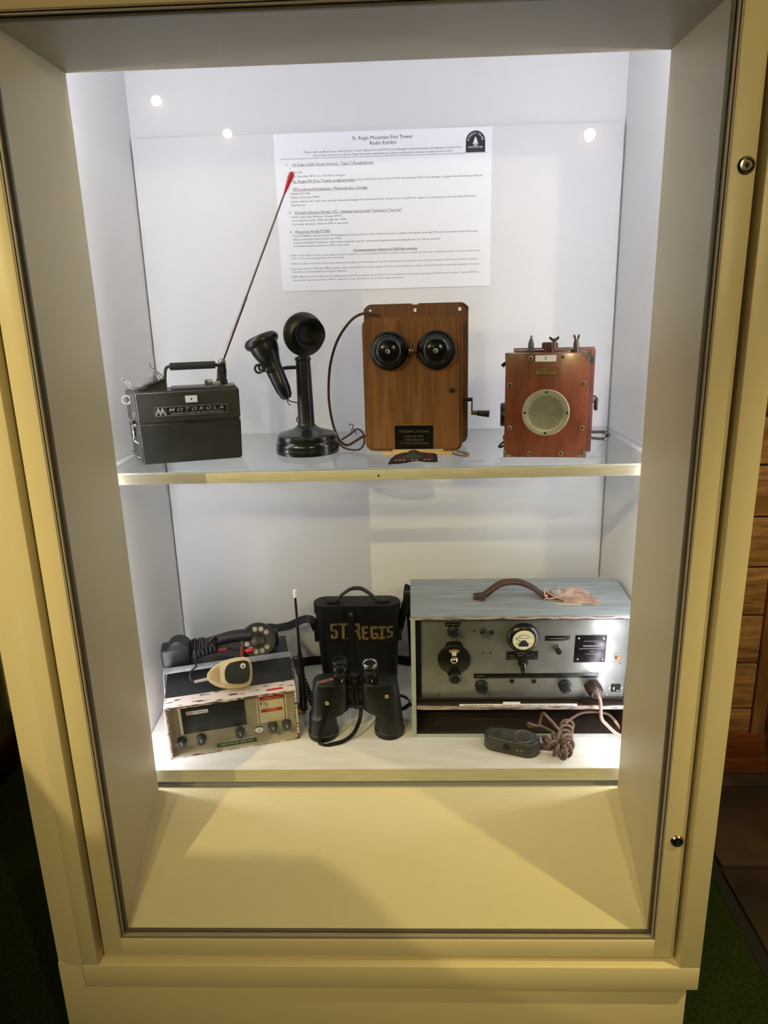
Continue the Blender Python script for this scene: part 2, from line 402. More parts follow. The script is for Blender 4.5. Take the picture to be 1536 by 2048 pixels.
# loose sloped board and glass shelf
bb = MB(); L = DB-.018
bb.box(-WI+.002, WI-.002, 0, L, -.034, 0, 0, .0015)
ob = bb.build('base_board', [FLOORW]); ob.location = (0, .0155, zfl(.0155)); ob.rotation_euler = (TILT, 0, 0)
tag(ob, 'sloping white painted board on the cabinet bottom', 'board')
be = MB().box(-WI+.002, WI-.002, -.0025, 0, -.0342, -.0005).build('painted_edge', NOSE, ob)
sh = MB().box(-WI+.003, WI-.003, .012, DB-.004, ZG-.006, ZG, 0, .0006)
gs = sh.build('glass_shelf', glass_mat('shelf_glass', (.965, .985, .975, 1), 1.62))
tag(gs, 'clear glass shelf with a painted front edge, across the middle', 'shelf')
ne = MB().box(-.5735, .5735, .0125, .030, ZG-.0275, ZG-.0062, 0, .0012)
neo = ne.build('shelf_edge', NOSE, gs); neo['label'] = 'cream painted wooden front edge'
MB().lathe([(0, 0), (.0022, 0), (.0018, .0012), (0, .0012)], 0, front(.004, .0125, ZG-.0175), 12).build('screw', INK, gs)

# ------------------------------------------------------------------ surroundings seen beside the cabinet
PINE = wood_mat('pine', (118, 82, 48), (172, 130, 82), .45, (.9, 6, 9), 4, .2)
PINED = wood_mat('dark_pine', (78, 38, 16), (116, 62, 26), .45, (.7, 6, 7), 4, .2)
pc = thing('pine_counter', 'varnished pine counter front of grooved boards on a dark base', 'counter', (1.0, .8, ZF+.0262))
ZP = ZF+.0262
bz = [-.409, -.288, -.118, .056, .224, .393, .56, .72]
for a, b_ in zip(bz, bz[1:]):
    MB().box(-.30, .222, .0, .02, a+.003-ZP, b_-.003-ZP, 0, .005).build('board', PINE, pc)
MB().box(-.30, .268, .018, .03, .02, .72-ZP).build('backing', mat('pine_groove', (60, 30, 12), .6), pc)
MB().box(.224, .268, -.008, .03, -.409-ZP, .72-ZP, 0, .003).build('corner_stile', wood_mat('pine_upright', (112, 76, 42), (160, 116, 70), .45, (6, 6, .7), 4, .2), pc)
MB().box(-.30, .275, -.016, .03, .055, .141, 0, .004).box(-.30, .285, -.03, .03, 0.0, .055, 0, .006).build('base_moulding', PINED, pc)
MB().box(-.32, .30, -.02, .5, .72-ZP, .76-ZP, 0, .008).build('counter_top', PINED, pc)
MB().box(.23, .268, .03, .5, 0, .72-ZP).build('end_panel', PINE, pc)
# cream cupboard along the left
lc = thing('wall_cupboard', 'cream cupboard front with a dark red-brown base, left of the cabinet', 'cupboard', (-1.42, .55, ZF+.0102))
MB().box(-.05, 0, -.65, .9, .12, 2.6, 0, .004).build('cupboard_front', CREAM, lc)
for k in (-.28, .12, .52): MB().box(-.002, .012, k-.17, k+.17, .20, 2.4, 0, .006).build('cupboard_door', CREAM, lc)
MB().box(-.05, .02, -.65, .9, 0, .12, 0, .004).build('base_moulding', mat('red_brown_base', (70, 34, 20), .5), lc)

# ------------------------------------------------------------------ exhibit notice on the back board
def poster():
    p = MB(); W, H = .5185, .357
    p.box(0, W, 0, .0007, -H, 0)
    T = T3(0, -.0002, 0)
    SM = 2
    def line(s, x0, x1, z, bold=0, mi=1): p.text(s, x0, z, width=x1-x0, mi=mi, M=T, bold=bold)
    def ln(s, x0, x1, z, h, mi=1, bold=0, ul=False):
        p.text(s, x0, z, width=x1-x0, height=h, mi=mi, M=T, bold=bold)
        if ul: p.box(x0, x1, -.0003, -.0001, z-.0014, z-.0008, 1)
    B, S = .0058, .0040
    ln('St. Regis Mountain Fire Tower', .1884, .3322, -.0186, .0076); ln('Radio Exhibit', .2302, .2931, -.0303, .0076)
    ln('These radio artifacts were used by Fire Tower Observers and NYS Forest Rangers in the detection and fighting of forest fires', .0716, .4468, -.0436, S)
    ln('Some items are from to the St. Regis Mountain tower/district, others are from fire towers in other areas of NYS.', .0938, .4263, -.0513, S)
    p.box(.0142, .5061, -.0003, -.0001, -.0557, -.0551, 1)
    ln('1.', .0287, .033, -.0707, B); ln('US Dept AGRI Forest Service - Type T Roadiophone', .042, .2365, -.0711, B, ul=True)
    ln('T', .0354, .0385, -.0788, S); ln('Model D.B.', .0348, .0662, -.0873, S); ln('Radio Specialty MFG. Co., Portland, Oregon', .0343, .1689, -.096, S)
    ln('St. Regis Mt Fire Tower original radio.', .0416, .1936, -.1077, B, ul=True)
    ln('One of the first three used in NYS. Donated by NYS Forest Ranger, Captain Paul Hartmann, Retired.', .1962, .4976, -.1066, S)
    ln('2.', .0289, .0333, -.1236, B); ln('FM Lookout Radiophone - Motorola Inc, Chicago', .0416, .2211, -.1255, B, ul=True)
    ln('Model: N1119A', .0352, .0821, -.1341, S); ln("Made in the mid-1960's", .0351, .1053, -.1425, S)
    ln('Labels indicate this radio was used by observers/rangers from Overlook Fire Tower in the Catskill Mt. region to communicate with the New Paltz Fire', .0349, .4812, -.1515, S)
    ln('Department.', .0344, .0705, -.1595, S)
    ln('3.', .0282, .0329, -.177, B); ln('Western Electric Model 17C - Antique hand crank "Lineman\'s Test Set"', .0413, .3033, -.1777, B, ul=True)
    ln('Field crank radio (Military Vintage WW1)', .0349, .1572, -.1867, S); ln('in production early 1900s through the 1930s', .0348, .1678, -.1946, S); ln('Currently unknown where in NYS it was used.', .035, .1718, -.203, S)
    ln('4.', .028, .0325, -.2208, B); ln('Motorola Model PT300', .0413, .1259, -.2213, B, ul=True)
    ln('The "PT300DC Handie-Talkie FM Radiophone" (very similar to the model here) was a model of portable, two-way FM radio manufactured by Motorola,', .0352, .4874, -.2303, S)
    ln('likely produced in the mid-to-late 1960s', .0348, .1535, -.2378, S)
    ln('It was a low-band "lunchbox" style radio primarily used for commercial applications, including by the U.S. Forest Service.', .035, .3953, -.2456, S)
    ln('Currently unknown where in NYS it was used.', .0346, .1713, -.2532, S)
    ln('Communication history in NYS fire towers', .1815, .3384, -.2667, .0052, bold=.012, ul=True)
    s = .0036
    ln('\u2022 1900s-1910s: When the fire tower system was first established, communication from the mountain peak to a ranger was done via a telephone system. The first steel towers,', .0221, .4933, -.275, s, mi=2)
    ln('built in 1916, were equipped with this technology.', .028, .1591, -.2818, s, mi=2)
    ln('\u2022 1930s: The New York State Conservation Department began experimenting with two-way radio systems to improve communications between fire towers and forest rangers.', .0221, .4887, -.2942, s, mi=2)
    ln('\u2022 Later years: By the 1970s and 1980s, portable radios were standard issue for rangers. The fire towers served as a crucial communication link, using radio repeater towers on', .0221, .4907, -.306, s, mi=2)
    ln('mountains to boost signals across great distances.', .0283, .1649, -.3132, s, mi=2)
    ln('\u2022 1988-1990: Due to the rising costs of staffing towers and the increasing use of aircraft for fire spotting, the state began phasing out the fire tower system. The last NYS fire', .0221, .4894, -.325, s, mi=2)
    ln('towers were decommissioned in 1990. St. Regis Fire Tower was the last one in NYS to have an observer.', .0282, .3063, -.333, s, mi=2)
    # badge
    cx, r, zb, zc = .4795, .0228, -.0541, -.0304
    pts = [(cx-r, zb), (cx+r, zb)] + [(cx+r*math.cos(R(a)), zc+r*math.sin(R(a))) for a in range(0, 181, 10)]
    p.prism(pts, .0003, 1, front(0, 0, 0))
    TB = T3(0, -.0005, 0)
    word = 'FOREST FIRE'
    for k, ch in enumerate(word):
        if ch == ' ': continue
        a = R(168-156*k/(len(word)-1)); rr = r*.74
        p.text(ch, -.0016, -.002, width=.0012 if ch == 'I' else .0033, height=.0046, mi=0, M=TB @ T3(cx+rr*math.cos(a), 0, zc+rr*math.sin(a)) @ Matrix.Rotation(-(a-PI/2), 4, 'Y'))
    tree = []
    for hw, z in ((0, .012), (.003, .007), (.0016, .007), (.0052, .002), (.0028, .002), (.0072, -.0035), (.001, -.0035), (.001, -.0065)): tree.append((hw, z))
    poly = [(cx+a, zc+b-.002) for a, b in tree] + [(cx-a, zc+b-.002) for a, b in tree[:0:-1]]
    p.prism(poly, .0002, 0, front(0, -.0003, 0)); p.prism([(cx-.007, zc-.0095), (cx+.007, zc-.0095), (cx+.004, zc-.008), (cx-.004, zc-.008)], .0002, 0, front(0, -.0003, 0))
    p.text('STATE OF NEW YORK', cx, -.0447, width=.034, height=.003, mi=0, M=TB, align='C', bold=.02)
    p.text('OBSERVER', cx, -.0515, width=.036, height=.0045, mi=2, M=TB, align='C')
    o = p.build('exhibit_notice', [PAPER, INK, GREYINK]); o.location = (-.243, DB-.0035, 1.461)
    tag(o, 'white printed exhibit notice with a tree badge, on the back board', 'notice')
poster()

# ------------------------------------------------------------------ upper shelf: lunchbox radio
OLIVE = mat('dark_olive_paint', (42, 43, 38), .38, 0, (52, 52, 46), 25, bump=.12, bscale=300)
OLIVED = mat('olive_lid_paint', (50, 50, 45), .4, 0, (60, 56, 50), 20, bump=.1, bscale=300)
DKPLATE = mat('black_plate', (22, 22, 22), .35)
SILVERINK = mat('silver_ink', (178, 178, 172), .4)
def lunchbox():
    t = thing('portable_radio', 'dark olive lunchbox radio with a carrying handle and tall antenna', 'radio', (-.4974, .0776, ZG), 17.2)
    def shell(z0, z1, w0, w1, d0, d1):                   # tapered box with rounded edges
        b = bmesh.new(); bmesh.ops.create_cube(b, size=1)
        for v in b.verts:
            k = v.co.z+.5; wd = w0+(w1-w0)*k; dp = d0+(d1-d0)*k
            left = v.co.x < 0; v.co = Vector((.1033+(v.co.x)*wd, .047+v.co.y*dp, z0+k*(z1-z0)))
            if left: v.co.x -= .26*max(0, v.co.y)
        bmesh.ops.bevel(b, geom=b.edges[:], offset=.0030, segments=3, affect='EDGES'); return b
    mb = MB(); mb.join(shell(0, .087, .2065, .2125, .090, .094), 0)
    mb.box(.09, .13, -.0012, .002, .0858, .0885, 1, .0006)
    mb.build('battery_case', [OLIVE, DKPLATE], t)
    mb = MB(); mb.join(shell(.0872, .153, .2125, .2145, .094, .096), 0)
    mb.box(.07, .206, .012, .082, .152, .157, 0, .002)
    mb.build('lid', OLIVED, t)
    n = MB(); n.box(.0335, .1830, -.0022, 0, .1018, .1208, 0)
    for a in ((.0335, .1830, .1018, .1024), (.0335, .1830, .1202, .1208), (.0335, .0341, .1018, .1208), (.1824, .1830, .1018, .1208), (.0555, .0561, .1018, .1208)):
        n.box(a[0], a[1], -.0026, -.002, a[2], a[3], 1)
    for c in (.0405, .0490):                              # twin-peak emblem
        n.prism([(c-.0065, .1036), (c-.0012, .1188), (c+.0012, .1188), (c+.0065, .1036), (c+.0042, .1036), (c, .1105), (c-.0042, .1036)], .0003, 1, front(0, -.0022, 0))
    n.text('M O T O R O L A', .0620, .1108, width=.113, height=.0068, mi=1, M=T3(0, -.0025, 0), shear=.25, bold=.008)
    n.text('HANDIE-TALKIE FM RADIOPHONE', .0650, .1045, width=.108, height=.0030, mi=1, M=T3(0, -.0025, 0), bold=.01)
    n.build('name_plate', [DKPLATE, SILVERINK], t)
    g = MB().box(.0975, .1222, -.0020, -.0008, .1275, .1418); g.text('4', .1098, .132, height=.0050, mi=1, M=T3(0, -.0022, 0), align='C', bold=.03)
    o = g.build('number_tag', [PAPER, INK], t); o['label'] = 'white paper number tag'
    h = MB()
    h.tube([(.0590, .050, .155), (.0600, .050, .178), (.064, .050, .197), (.074, .050, .2005)], .0034, 1, sub=4)
    h.tube([(.187, .050, .154), (.181, .050, .176), (.1755, .050, .195), (.166, .050, .2005)], .0034, 1, sub=4)
    b = bmesh.new(); bmesh.ops.create_cube(b, size=1)
    for v in b.verts: v.co = Vector((.120+v.co.x*.104, .050+v.co.y*.017, .2000+v.co.z*.0155))
    bmesh.ops.bevel(b, geom=b.edges[:], offset=.0045, segments=3, affect='EDGES'); h.join(b, 0)
    h.build('handle', [mat('handle_rubber', (34, 36, 33), .5, bump=.1, bscale=200), mat('handle_rod', (70, 68, 64), .4, .8)], t)
    # wire hanger clip on the left of the lid
    c = MB()
    pl = Matrix.Translation((.030, .045, .166)) @ Matrix.Rotation(R(-19), 4, 'Y')
    c.box(-.030, .034, -.024, .026, -.0012, .0012, 0, .0008, M=pl)
    c.prism([(.0, 0), (.058, 0), (.056, .024)], .030, 3, T3(.004, .060, .1515) @ FACE)
    def pt(x, y, z): return tuple(pl @ Vector((x, y, z)))
    c.tube([pt(-.028, -.022, .001), pt(-.037, -.022, .004), pt(-.042, -.022, .020), pt(-.049, -.022, .032)], .0013, 1, sub=4)
    c.tube([pt(-.028, .02, .001), pt(-.036, .02, .004), pt(-.042, .02, .020), pt(-.049, .02, .032)], .0013, 1, sub=4)
    c.tube([pt(-.046, -.022, .028), pt(-.046, .02, .028)], .0026, 1, sub=2)
    c.tube([pt(.008, -.023, .001), pt(.012, -.023, .012), pt(.017, -.023, .014), pt(.02, -.023, .001)], .0009, 1, sub=5)
    c.tube([pt(.010, .018, .001), pt(.012, .018, .016), pt(.019, .018, .018), pt(.022, .018, .001)], .0009, 1, sub=5)
    c.tube([pt(.031, .005, 0), pt(.022, .005, .020), pt(.014, .005, .034), pt(.018, .005, .040)], .0013, 2, sub=5)
    c.box(-.018, .016, -.012, .014, .001, .013, 2, .004, M=pl)
    c.build('wire_clip', [mat('dark_steel', (66, 60, 58), .35, .8), CHROME, mat('grey_felt', (110, 108, 104), .6), OLIVED], t)
    k = MB()
    k.box(.1420, .1585, .050, .066, .156, .1685, 0, .001).box(.1585, .1745, .024, .040, .156, .1655, 1, .001)
    k.build('knob', [STEEL, mat('pale_knob', (140, 142, 132), .4)], t)
    a = MB()
    base = Vector((.1790, .070, .154)); tip = Vector((.3560, .010, .5860))
    a.lathe([(0, 0), (.013, 0), (.013, .010), (.0105, .014), (.0105, .034), (.009, .037), (.009, .046), (0, .046)], 2, T3(*base) @ Matrix.Rotation(R(5), 4, 'Y'), 20)
    kn = base+Vector((.0045, 0, .049)); d = (tip-kn)
    a.sphere(kn, .0088, 3, seg=16)
    a.cyl(kn, kn+d*.36, .0034, .0030, 0, 10).cyl(kn+d*.36, kn+d*.9, .0023, .0018, 0, 10)
    a.build('antenna', [mat('antenna_rod', (122, 106, 96), .32, .8), DKBRASS, mat('antenna_base', (48, 42, 34), .4, .5), STEEL], t)
    e = MB(); q = d.normalized().to_track_quat('Z', 'Y').to_matrix().to_4x4(); q.translation = kn+d*.885
    e.lathe([(0, 0), (.0022, 0), (.0035, .012), (.0062, .034), (.0055, .042), (0, .046)], 0, q, 16)
    o = e.build('antenna_tip', mat('red_tip', (176, 32, 34), .35), t); o['label'] = 'red plastic antenna tip'
    # buckle, strap eye and wire loop on the left side
    s = MB()
    s.box(-.0065, .002, .020, .040, .080, .112, 0, .002).box(-.0105, -.004, .024, .036, .058, .084, 1, .002).cyl((-.007, .018, .090), (-.007, .042, .090), .0035, None, 1, 12)
    s.tube([(-.008, .030, .060), (-.010, .030, .052), (-.006, .026, .046), (-.001, .022, .044)], .0013, 1, sub=4)
    s.tube([(-.0105+.0085*math.cos(R(a_)), .050, .1345+.0085*math.sin(R(a_))) for a_ in range(0, 360, 20)], .0022, 2, closed=True, sub=2).box(-.004, .008, .0485, .0515, .1250, .1440, 2, .001)
    s.tube([(-.001, .072, .020), (-.010, .066, .020), (-.011, .034, .018), (-.005, .020, .014), (0, .018, .012)], .0012, 1, sub=4)
    for v in s.bm.verts: v.co.x -= .26*max(0, v.co.y)
    s.build('latch', [mat('latch_steel', (120, 108, 108), .3, .9), CHROME, mat('grey_eye', (138, 134, 132), .45, .3)], t)
lunchbox()

# ------------------------------------------------------------------ candlestick telephone
def candlestick():
    t = thing('candlestick_telephone', 'black candlestick telephone with its receiver hung on the hook', 'telephone', (-.1625, .195, ZG))
    MB().lathe([(0, 0), (.0700, 0), (.0712, .003), (.0712, .011), (.0700, .014), (.0706, .018), (.0706, .021), (.0680, .026), (.0664, .028), (.0670, .033), (.0655, .040), (.0610, .0435), (.0590, .0430),
                (.0480, .0475), (.0330, .0520), (.0250, .0565), (.0215, .0600), (0, .0600)], 0, None, 72).build('base', mat('base_enamel', (17, 25, 23), .26, coat=.2), t)
    p = MB().lathe([(0, .055), (.0205, .055), (.0205, .061), (.0190, .063), (.0183, .066), (.0178, .11), (.0160, .2030), (.0178, .2040), (.0182, .2070), (.0165, .2095), (.0160, .2115), (0, .2130)], 0, None, 40)
    p.tube([(.0, .0, .155), (.0, .0, .156)], .004, 0, sub=1)
    p.build('stem', BLACK, t)
    # transmitter
    az = R(27); dirv = Vector((math.sin(az), -math.cos(az), .03)).normalized(); c0 = Vector((0, 0, .2585))
    q = dirv.to_track_quat('Z', 'Y').to_matrix().to_4x4(); q.translation = c0
    tr = MB().lathe([(0, -.020), (.030, -.020), (.036, -.014), (.0385, .008), (.0455, .012), (.0468, .016), (.0455, .020), (.0400, .0235), (.028, .026), (.0165, .028), (0, .028)], 0, q, 56)
    tr.box(-.009, .009, -.007, .007, .206, .232, 0, .002)
    tro = tr.build('transmitter', BLACK, t)
    MB().lathe([(r_*1.15, z_) for r_, z_ in [(.0155, .026), (.0170, .030), (.0200, .038), (.0262, .0525), (.0288, .0560), (.0292, .0575), (.0280, .0582), (.0262, .0570), (.0215, .050), (.0150, .038), (0, .034)]], 0, q, 48).build('mouthpiece', mat('mouthpiece_rubber', (11, 12, 12), .6, spec=.3), tro)
    # receiver, axis in the shelf-parallel plane, leaning
    A = Vector((-.0880, -.012, .2515)); Bv = Vector((-.0335, -.030, .1215)); dv = (Bv-A).normalized()
    q = dv.to_track_quat('Z', 'Y').to_matrix().to_4x4(); q.translation = A
    rc = MB().lathe([(r_*1.14, z_) for r_, z_ in [(0, -.0060), (.010, -.0055), (.022, -.0010), (.0255, -.0045), (.0300, -.0040), (.0335, .0010), (.0340, .0060), (.0325, .0120), (.0300, .0140), (.0275, .0165), (.0265, .0260), (.0240, .0360), (.0200, .0480), (.0172, .0600), (.0163, .0720),
                     (.0155, .1000), (.0142, .1220), (.0128, .1240), (.0120, .1320), (.0080, .1390), (0, .1410)]], 0, q, 44)
    rc.build('receiver', PLASTIC, t)
    # hook: arm, fork, two ring ends
    n = A+dv*.062
    h = MB(); h.tube([(-.010, 0, .1885), (-.034, -.004, .1885), (-.047, -.012, .1870)], .0042, 0, sub=5)
    e = Vector((n.x, n.y, n.z))
    for sg in (-1, 1):
        h.tube([(-.045, -.012, .1870), (-.050, -.012+sg*.020, .1865), (e.x-.004, e.y+sg*.0215, .1875), (e.x-.018, e.y+sg*.0215, .1905)], .0034, 0, sub=6)
    ring = [(e.x-.026+.0085*math.cos(R(a)), e.y-.0215, .1905+.0085*math.sin(R(a))) for a in range(0, 360, 30)]
    h.tube(ring, .0026, 0, closed=True, sub=2)
    h.sphere((e.x-.006, e.y-.0235, .1870), .0072, 0, seg=16)
    ring = [(e.x-.026+.0085*math.cos(R(a)), e.y+.0215, .1905+.0085*math.sin(R(a))) for a in range(0, 360, 30)]
    h.tube(ring, .0026, 0, closed=True, sub=2)
    h.build('hook', BLACK, t)
    c = MB(); bt = A+dv*.139
    c.tube([bt, bt+Vector((.006, 0, -.006)), (-.016, .010, .108), (-.004, .022, .096), (-.018, .021, .080), (-.0235, .012, .072), (-.019, .016, .062), (-.010, .030, .056)], .0013, 0, sub=6)
    c.tube([bt+Vector((-.002, 0, 0)), bt+Vector((.003, -.003, -.012)), bt+Vector((.008, -.003, -.014))], .0011, 0, sub=4)
    c.build('receiver_cord', mat('braided_cord', (52, 34, 26), .8), t)
candlestick()

# ------------------------------------------------------------------ oak wall telephone
OAK = wood_mat('oak', (102, 68, 36), (136, 92, 52), .34, (14, 14, .9), 5, .35, .3)
OAKD = wood_mat('oak_back', (80, 52, 30), (116, 76, 46), .36, (10, 10, 1.4), 5, .3, .3)
BROWNCORD = mat('brown_cloth_cord', (76, 46, 32), .75, 0, (58, 34, 24), 300)
def wallphone():
    t = thing('wall_telephone', 'oak wall telephone box with two black bells and a side crank', 'telephone', (-.0285, .178, ZG), -6)
    W = .2135
    M = front(0, .016, 0)
    MB().prism(rrect(-.002, W, .0005, .2895, .019), .014, 0, front(0, .014, 0), .006, 4).build('door', OAK, t)
    bx = MB().prism(rrect(.004, W-.006, .006, .2835, .015), .071, 0, front(0, .0855, 0))
    bx.build('box', OAKD, t)
    # back board with three holes and a notch
    b = bmesh.new()
    outer = rrect(-.010, .2235, .003, .3175, .018)
    mbk = MB()
    # assembled from strips so that the screw holes and the notch are real openings
    def slab(x0, x1, z0, z1): mbk.box(x0, x1, .086, .104, z0, z1)
    holes = [(.004, .3025), (.1055, .3035), (.2045, .3025)]; rh = .0032
    body = [p_ for p_ in outer if p_[1] < .28]
    zs = [.0, .290, .2993, .3067, .3175]
    lower = rrect(-.010, .2235, .003, .340, .018); lower = [p_ for p_ in lower if p_[1] < .2]
    mbk.prism([(.2235, .2993), (-.010, .2993)]+[p_ for p_ in lower if p_[1] < .2], .018, 0, front(0, .104, 0))
    xs = [-.010]+[v for hx, hz in holes for v in (hx-rh, hx+rh)]+[.2235]
    for a_, c_ in zip(xs[::2], xs[1::2]): slab(a_, c_, .2993, .3067)
    top = rrect(-.010, .2235, .20, .3175, .018); top = [p_ for p_ in top if p_[1] > .25]
    left = [p_ for p_ in top if p_[0] < .1]; right = [p_ for p_ in top if p_[0] > .1]
    mbk.prism([(-.010, .3067), (.0985, .3067), (.0985, .3175)]+left, .018, 0, front(0, .104, 0))
    mbk.prism([(.2235, .3067)]+right+[(.1125, .3175), (.1125, .3067)], .018, 0, front(0, .104, 0))
    slab(.0985, .1125, .3067, .3150)
    mbk.build('back_board', OAKD, t)
    BELL = mat('bell_metal', (30, 30, 27), .2, .55)
    for i, x in enumerate((.0580, .1585)):
        q = front(x, 0, .2210)
        MB().lathe([(0, 0), (.012, 0), (.012, .010), (.0405, .010), (.0410, .0125), (.0385, .0165), (.0330, .0185), (.0318, .0200), (.0312, .0235), (.0285, .0290), (.0230, .0335), (.0150, .0370), (.0060, .0385), (0, .0387)], 0, q, 56).build('bell', BELL, t)
        s = MB().lathe([(0, .0380), (.0050, .0380), (.0050, .0400), (.0035, .0415), (0, .0418)], 0, q, 20)
        s.box(-.0007, .0007, -.0428, -.0400, -.0045, .0045, 1, M=T3(x, 0, .2210) @ Matrix.Rotation(R(30+20*i), 4, 'Y'))
        s.build('bell_screw', [STEEL, INK], t)
    k = MB().cyl((.1070, 0, .2200), (.1070, -.022, .2200), .0030, None, 0, 12); k.box(.1010, .1130, -.027, -.016, .2120, .2260, 0, .003).cyl((.107, -.021, .226), (.107, -.021, .233), .0045, .003, 1, 14)
    k.build('clapper', [mat('clapper_brass', (112, 84, 46), .35, .9), BELL], t)
    MB().lathe([(.0040, .002), (.0040, .0035), (.0070, .0030), (.0072, 0), (0, 0)], 0, front(.1910, 0, .1365), 24).lathe([(0, .0002), (.0040, .0002), (.0040, .0012), (0, .0012)], 1, front(.1910, 0, .1365), 20).build('keyhole', [DKBRASS, INK], t)
    p = MB().box(.0635, .1515, -.0012, .0, .0030, .0605, 1).box(.0650, .1500, -.0018, -.0010, .0045, .0590, 0)
    TT = T3(0, -.0020, 0)
    p.text('ORIGINAL PHONE', .1075, .0430, width=.066, height=.0058, mi=2, M=TT, align='C'); p.text('USED BY FIRE', .1075, .0325, width=.042, height=.0046, mi=2, M=TT, align='C')
    p.text('OBSERVERS ON', .1075, .0250, width=.044, height=.0046, mi=2, M=TT, align='C'); p.text('ST. REGIS MOUNTAIN', .1075, .0175, width=.062, height=.0046, mi=2, M=TT, align='C')
    p.build('plaque', [mat('plaque_black', (14, 13, 12), .25), mat('plaque_edge', (170, 150, 100), .35, .8), mat('plaque_ink', (92, 78, 54), .5)], t)
    c = MB(); c.cyl((.2070, .045, .1090), (.2340, .045, .1090), .0042, None, 0, 14).box(.2320, .2350, .041, .049, .0760, .1135, 0, .001)
    c.cyl((.2320, .045, .0800), (.2470, .045, .0790), .0050, None, 1, 14)
    c.build('crank', [mat('crank_iron', (46, 34, 26), .4, .6), DKBRASS], t)
    MB().cyl((.2450, .045, .0790), (.2720, .045, .0765), .0062, .0078, 0, 18, .001).build('crank_knob', PLASTIC, t)
    c = MB()
    c.tube([(.030, .078, .2860), (.018, .072, .2960), (-.004, .066, .2995), (-.034, .066, .2860), (-.068, .072, .2450), (-.090, .080, .1900), (-.0985, .086, .1300), (-.0960, .080, .0850), (-.084, .060, .0440), (-.066, .030, .0200),
            (-.046, .016, .0120), (-.026, .020, .0220), (-.012, .030, .0290), (.002, .040, .0300), (.012, .045, .030)], .0030, 0, sub=7)
    c.tube([(-.066, .052, .0180), (-.046, .062, .0300), (-.030, .056, .0420), (-.012, .030, .0380), (-.006, .010, .0200), (-.013, .000, .0070), (-.030, .000, .0040), (-.055, .012, .0080), (-.078, .030, .0220), (-.100, .040, .0260), (-.125, .035, .0250)], .0022, 0, sub=6)
    c.tube([(-.045, .060, .036), (-.038, .056, .050), (-.044, .055, .054), (-.048, .056, .050)], .0010, 0, sub=5)
    c.tube([(-.040, .060, .042), (-.033, .052, .036), (-.030, .050, .030)], .0010, 0, sub=4)
    c.build('cord', BROWNCORD, t)
wallphone()

# sticks, embroidered patch and cord loop in front of the wall telephone
STK = mat('pale_stick_wood', (212, 186, 132), .55, 0, (196, 166, 112), 30, (1, 9, 9))
def stick(x0, x1, y, z, hw, hz, lab, yaw):
    o = MB().box(-(x1-x0)/2, (x1-x0)/2, -hw, hw, 0, hz, 0, .001).build('wooden_stick', STK)
    o.location = ((x0+x1)/2, y, z); o.rotation_euler = (0, 0, R(yaw)); tag(o, lab, 'stick', 'wooden sticks')
stick(.0100, .1600, .1290, ZG+.0003, .0050, .0066, 'longer pale wooden stick lying on the glass before the oak telephone', -1.5)
stick(.0310, .1420, .1425, ZG+.0003, .0045, .0095, 'shorter pale wooden stick tucked under the oak telephone edge', -2)
def patch():
    pts = [(-.0500, -.017), (-.044, -.004), (-.034, .007), (-.020, .013), (-.008, .014), (.0, .020), (.010, .020), (.018, .014), (.034, .011), (.046, .010), (.0525, .006), (.0530, -.014), (.044, -.015), (.026, -.013), (.012, -.010), (0, -.011), (-.010, -.014), (-.028, -.016)]
    p = MB(); p.prism(pts, .0022, 0, None, .0006)
    p.prism([(x*.84, y*.74) for x, y in pts], .0008, 1, T3(0, 0, .0019))
    p.prism([(-.024, -.002), (-.008, .004), (.0, .010), (.008, .005), (.024, -.001), (.012, -.005), (-.012, -.005)], .0007, 2, T3(0, .001, .0024))
    for k in range(9):
        if k in (3, 6): continue
        p.box(-.036+k*.0085, -.0305+k*.0085, -.0098, -.0082, .0026, .0033, 3)
    p.sphere((.003, .0135, .0032), .0016, 4, seg=8)
    o = p.build('embroidered_patch', [mat('patch_black', (22, 16, 16), .9), mat('patch_maroon', (74, 22, 24), .9, 0, (42, 14, 16), 60), mat('patch_green', (38, 64, 40), .9), mat('patch_thread', (176, 160, 152), .9), mat('patch_pink', (150, 70, 74), .9)])
    o.location = (.0720, .0500, ZG+.0105); o.rotation_euler = (R(36), 0, R(3)); tag(o, 'small black and maroon embroidered cloth patch on the glass shelf', 'patch')
patch()
cl = MB().tube([(0, 0, .0035), (.010, -.018, .0030), (.022, -.030, .0028), (.034, -.028, .0028), (.034, -.010, .0028), (.022, .004, .0035), (.012, .016, .005)], .0026, 0, sub=7).build('cord_loop', mat('old_cord', (104, 92, 78), .8))
cl.location = (.1580, .1300, ZG); tag(cl, 'small grey brown loop of cord beside the wooden sticks', 'cord')

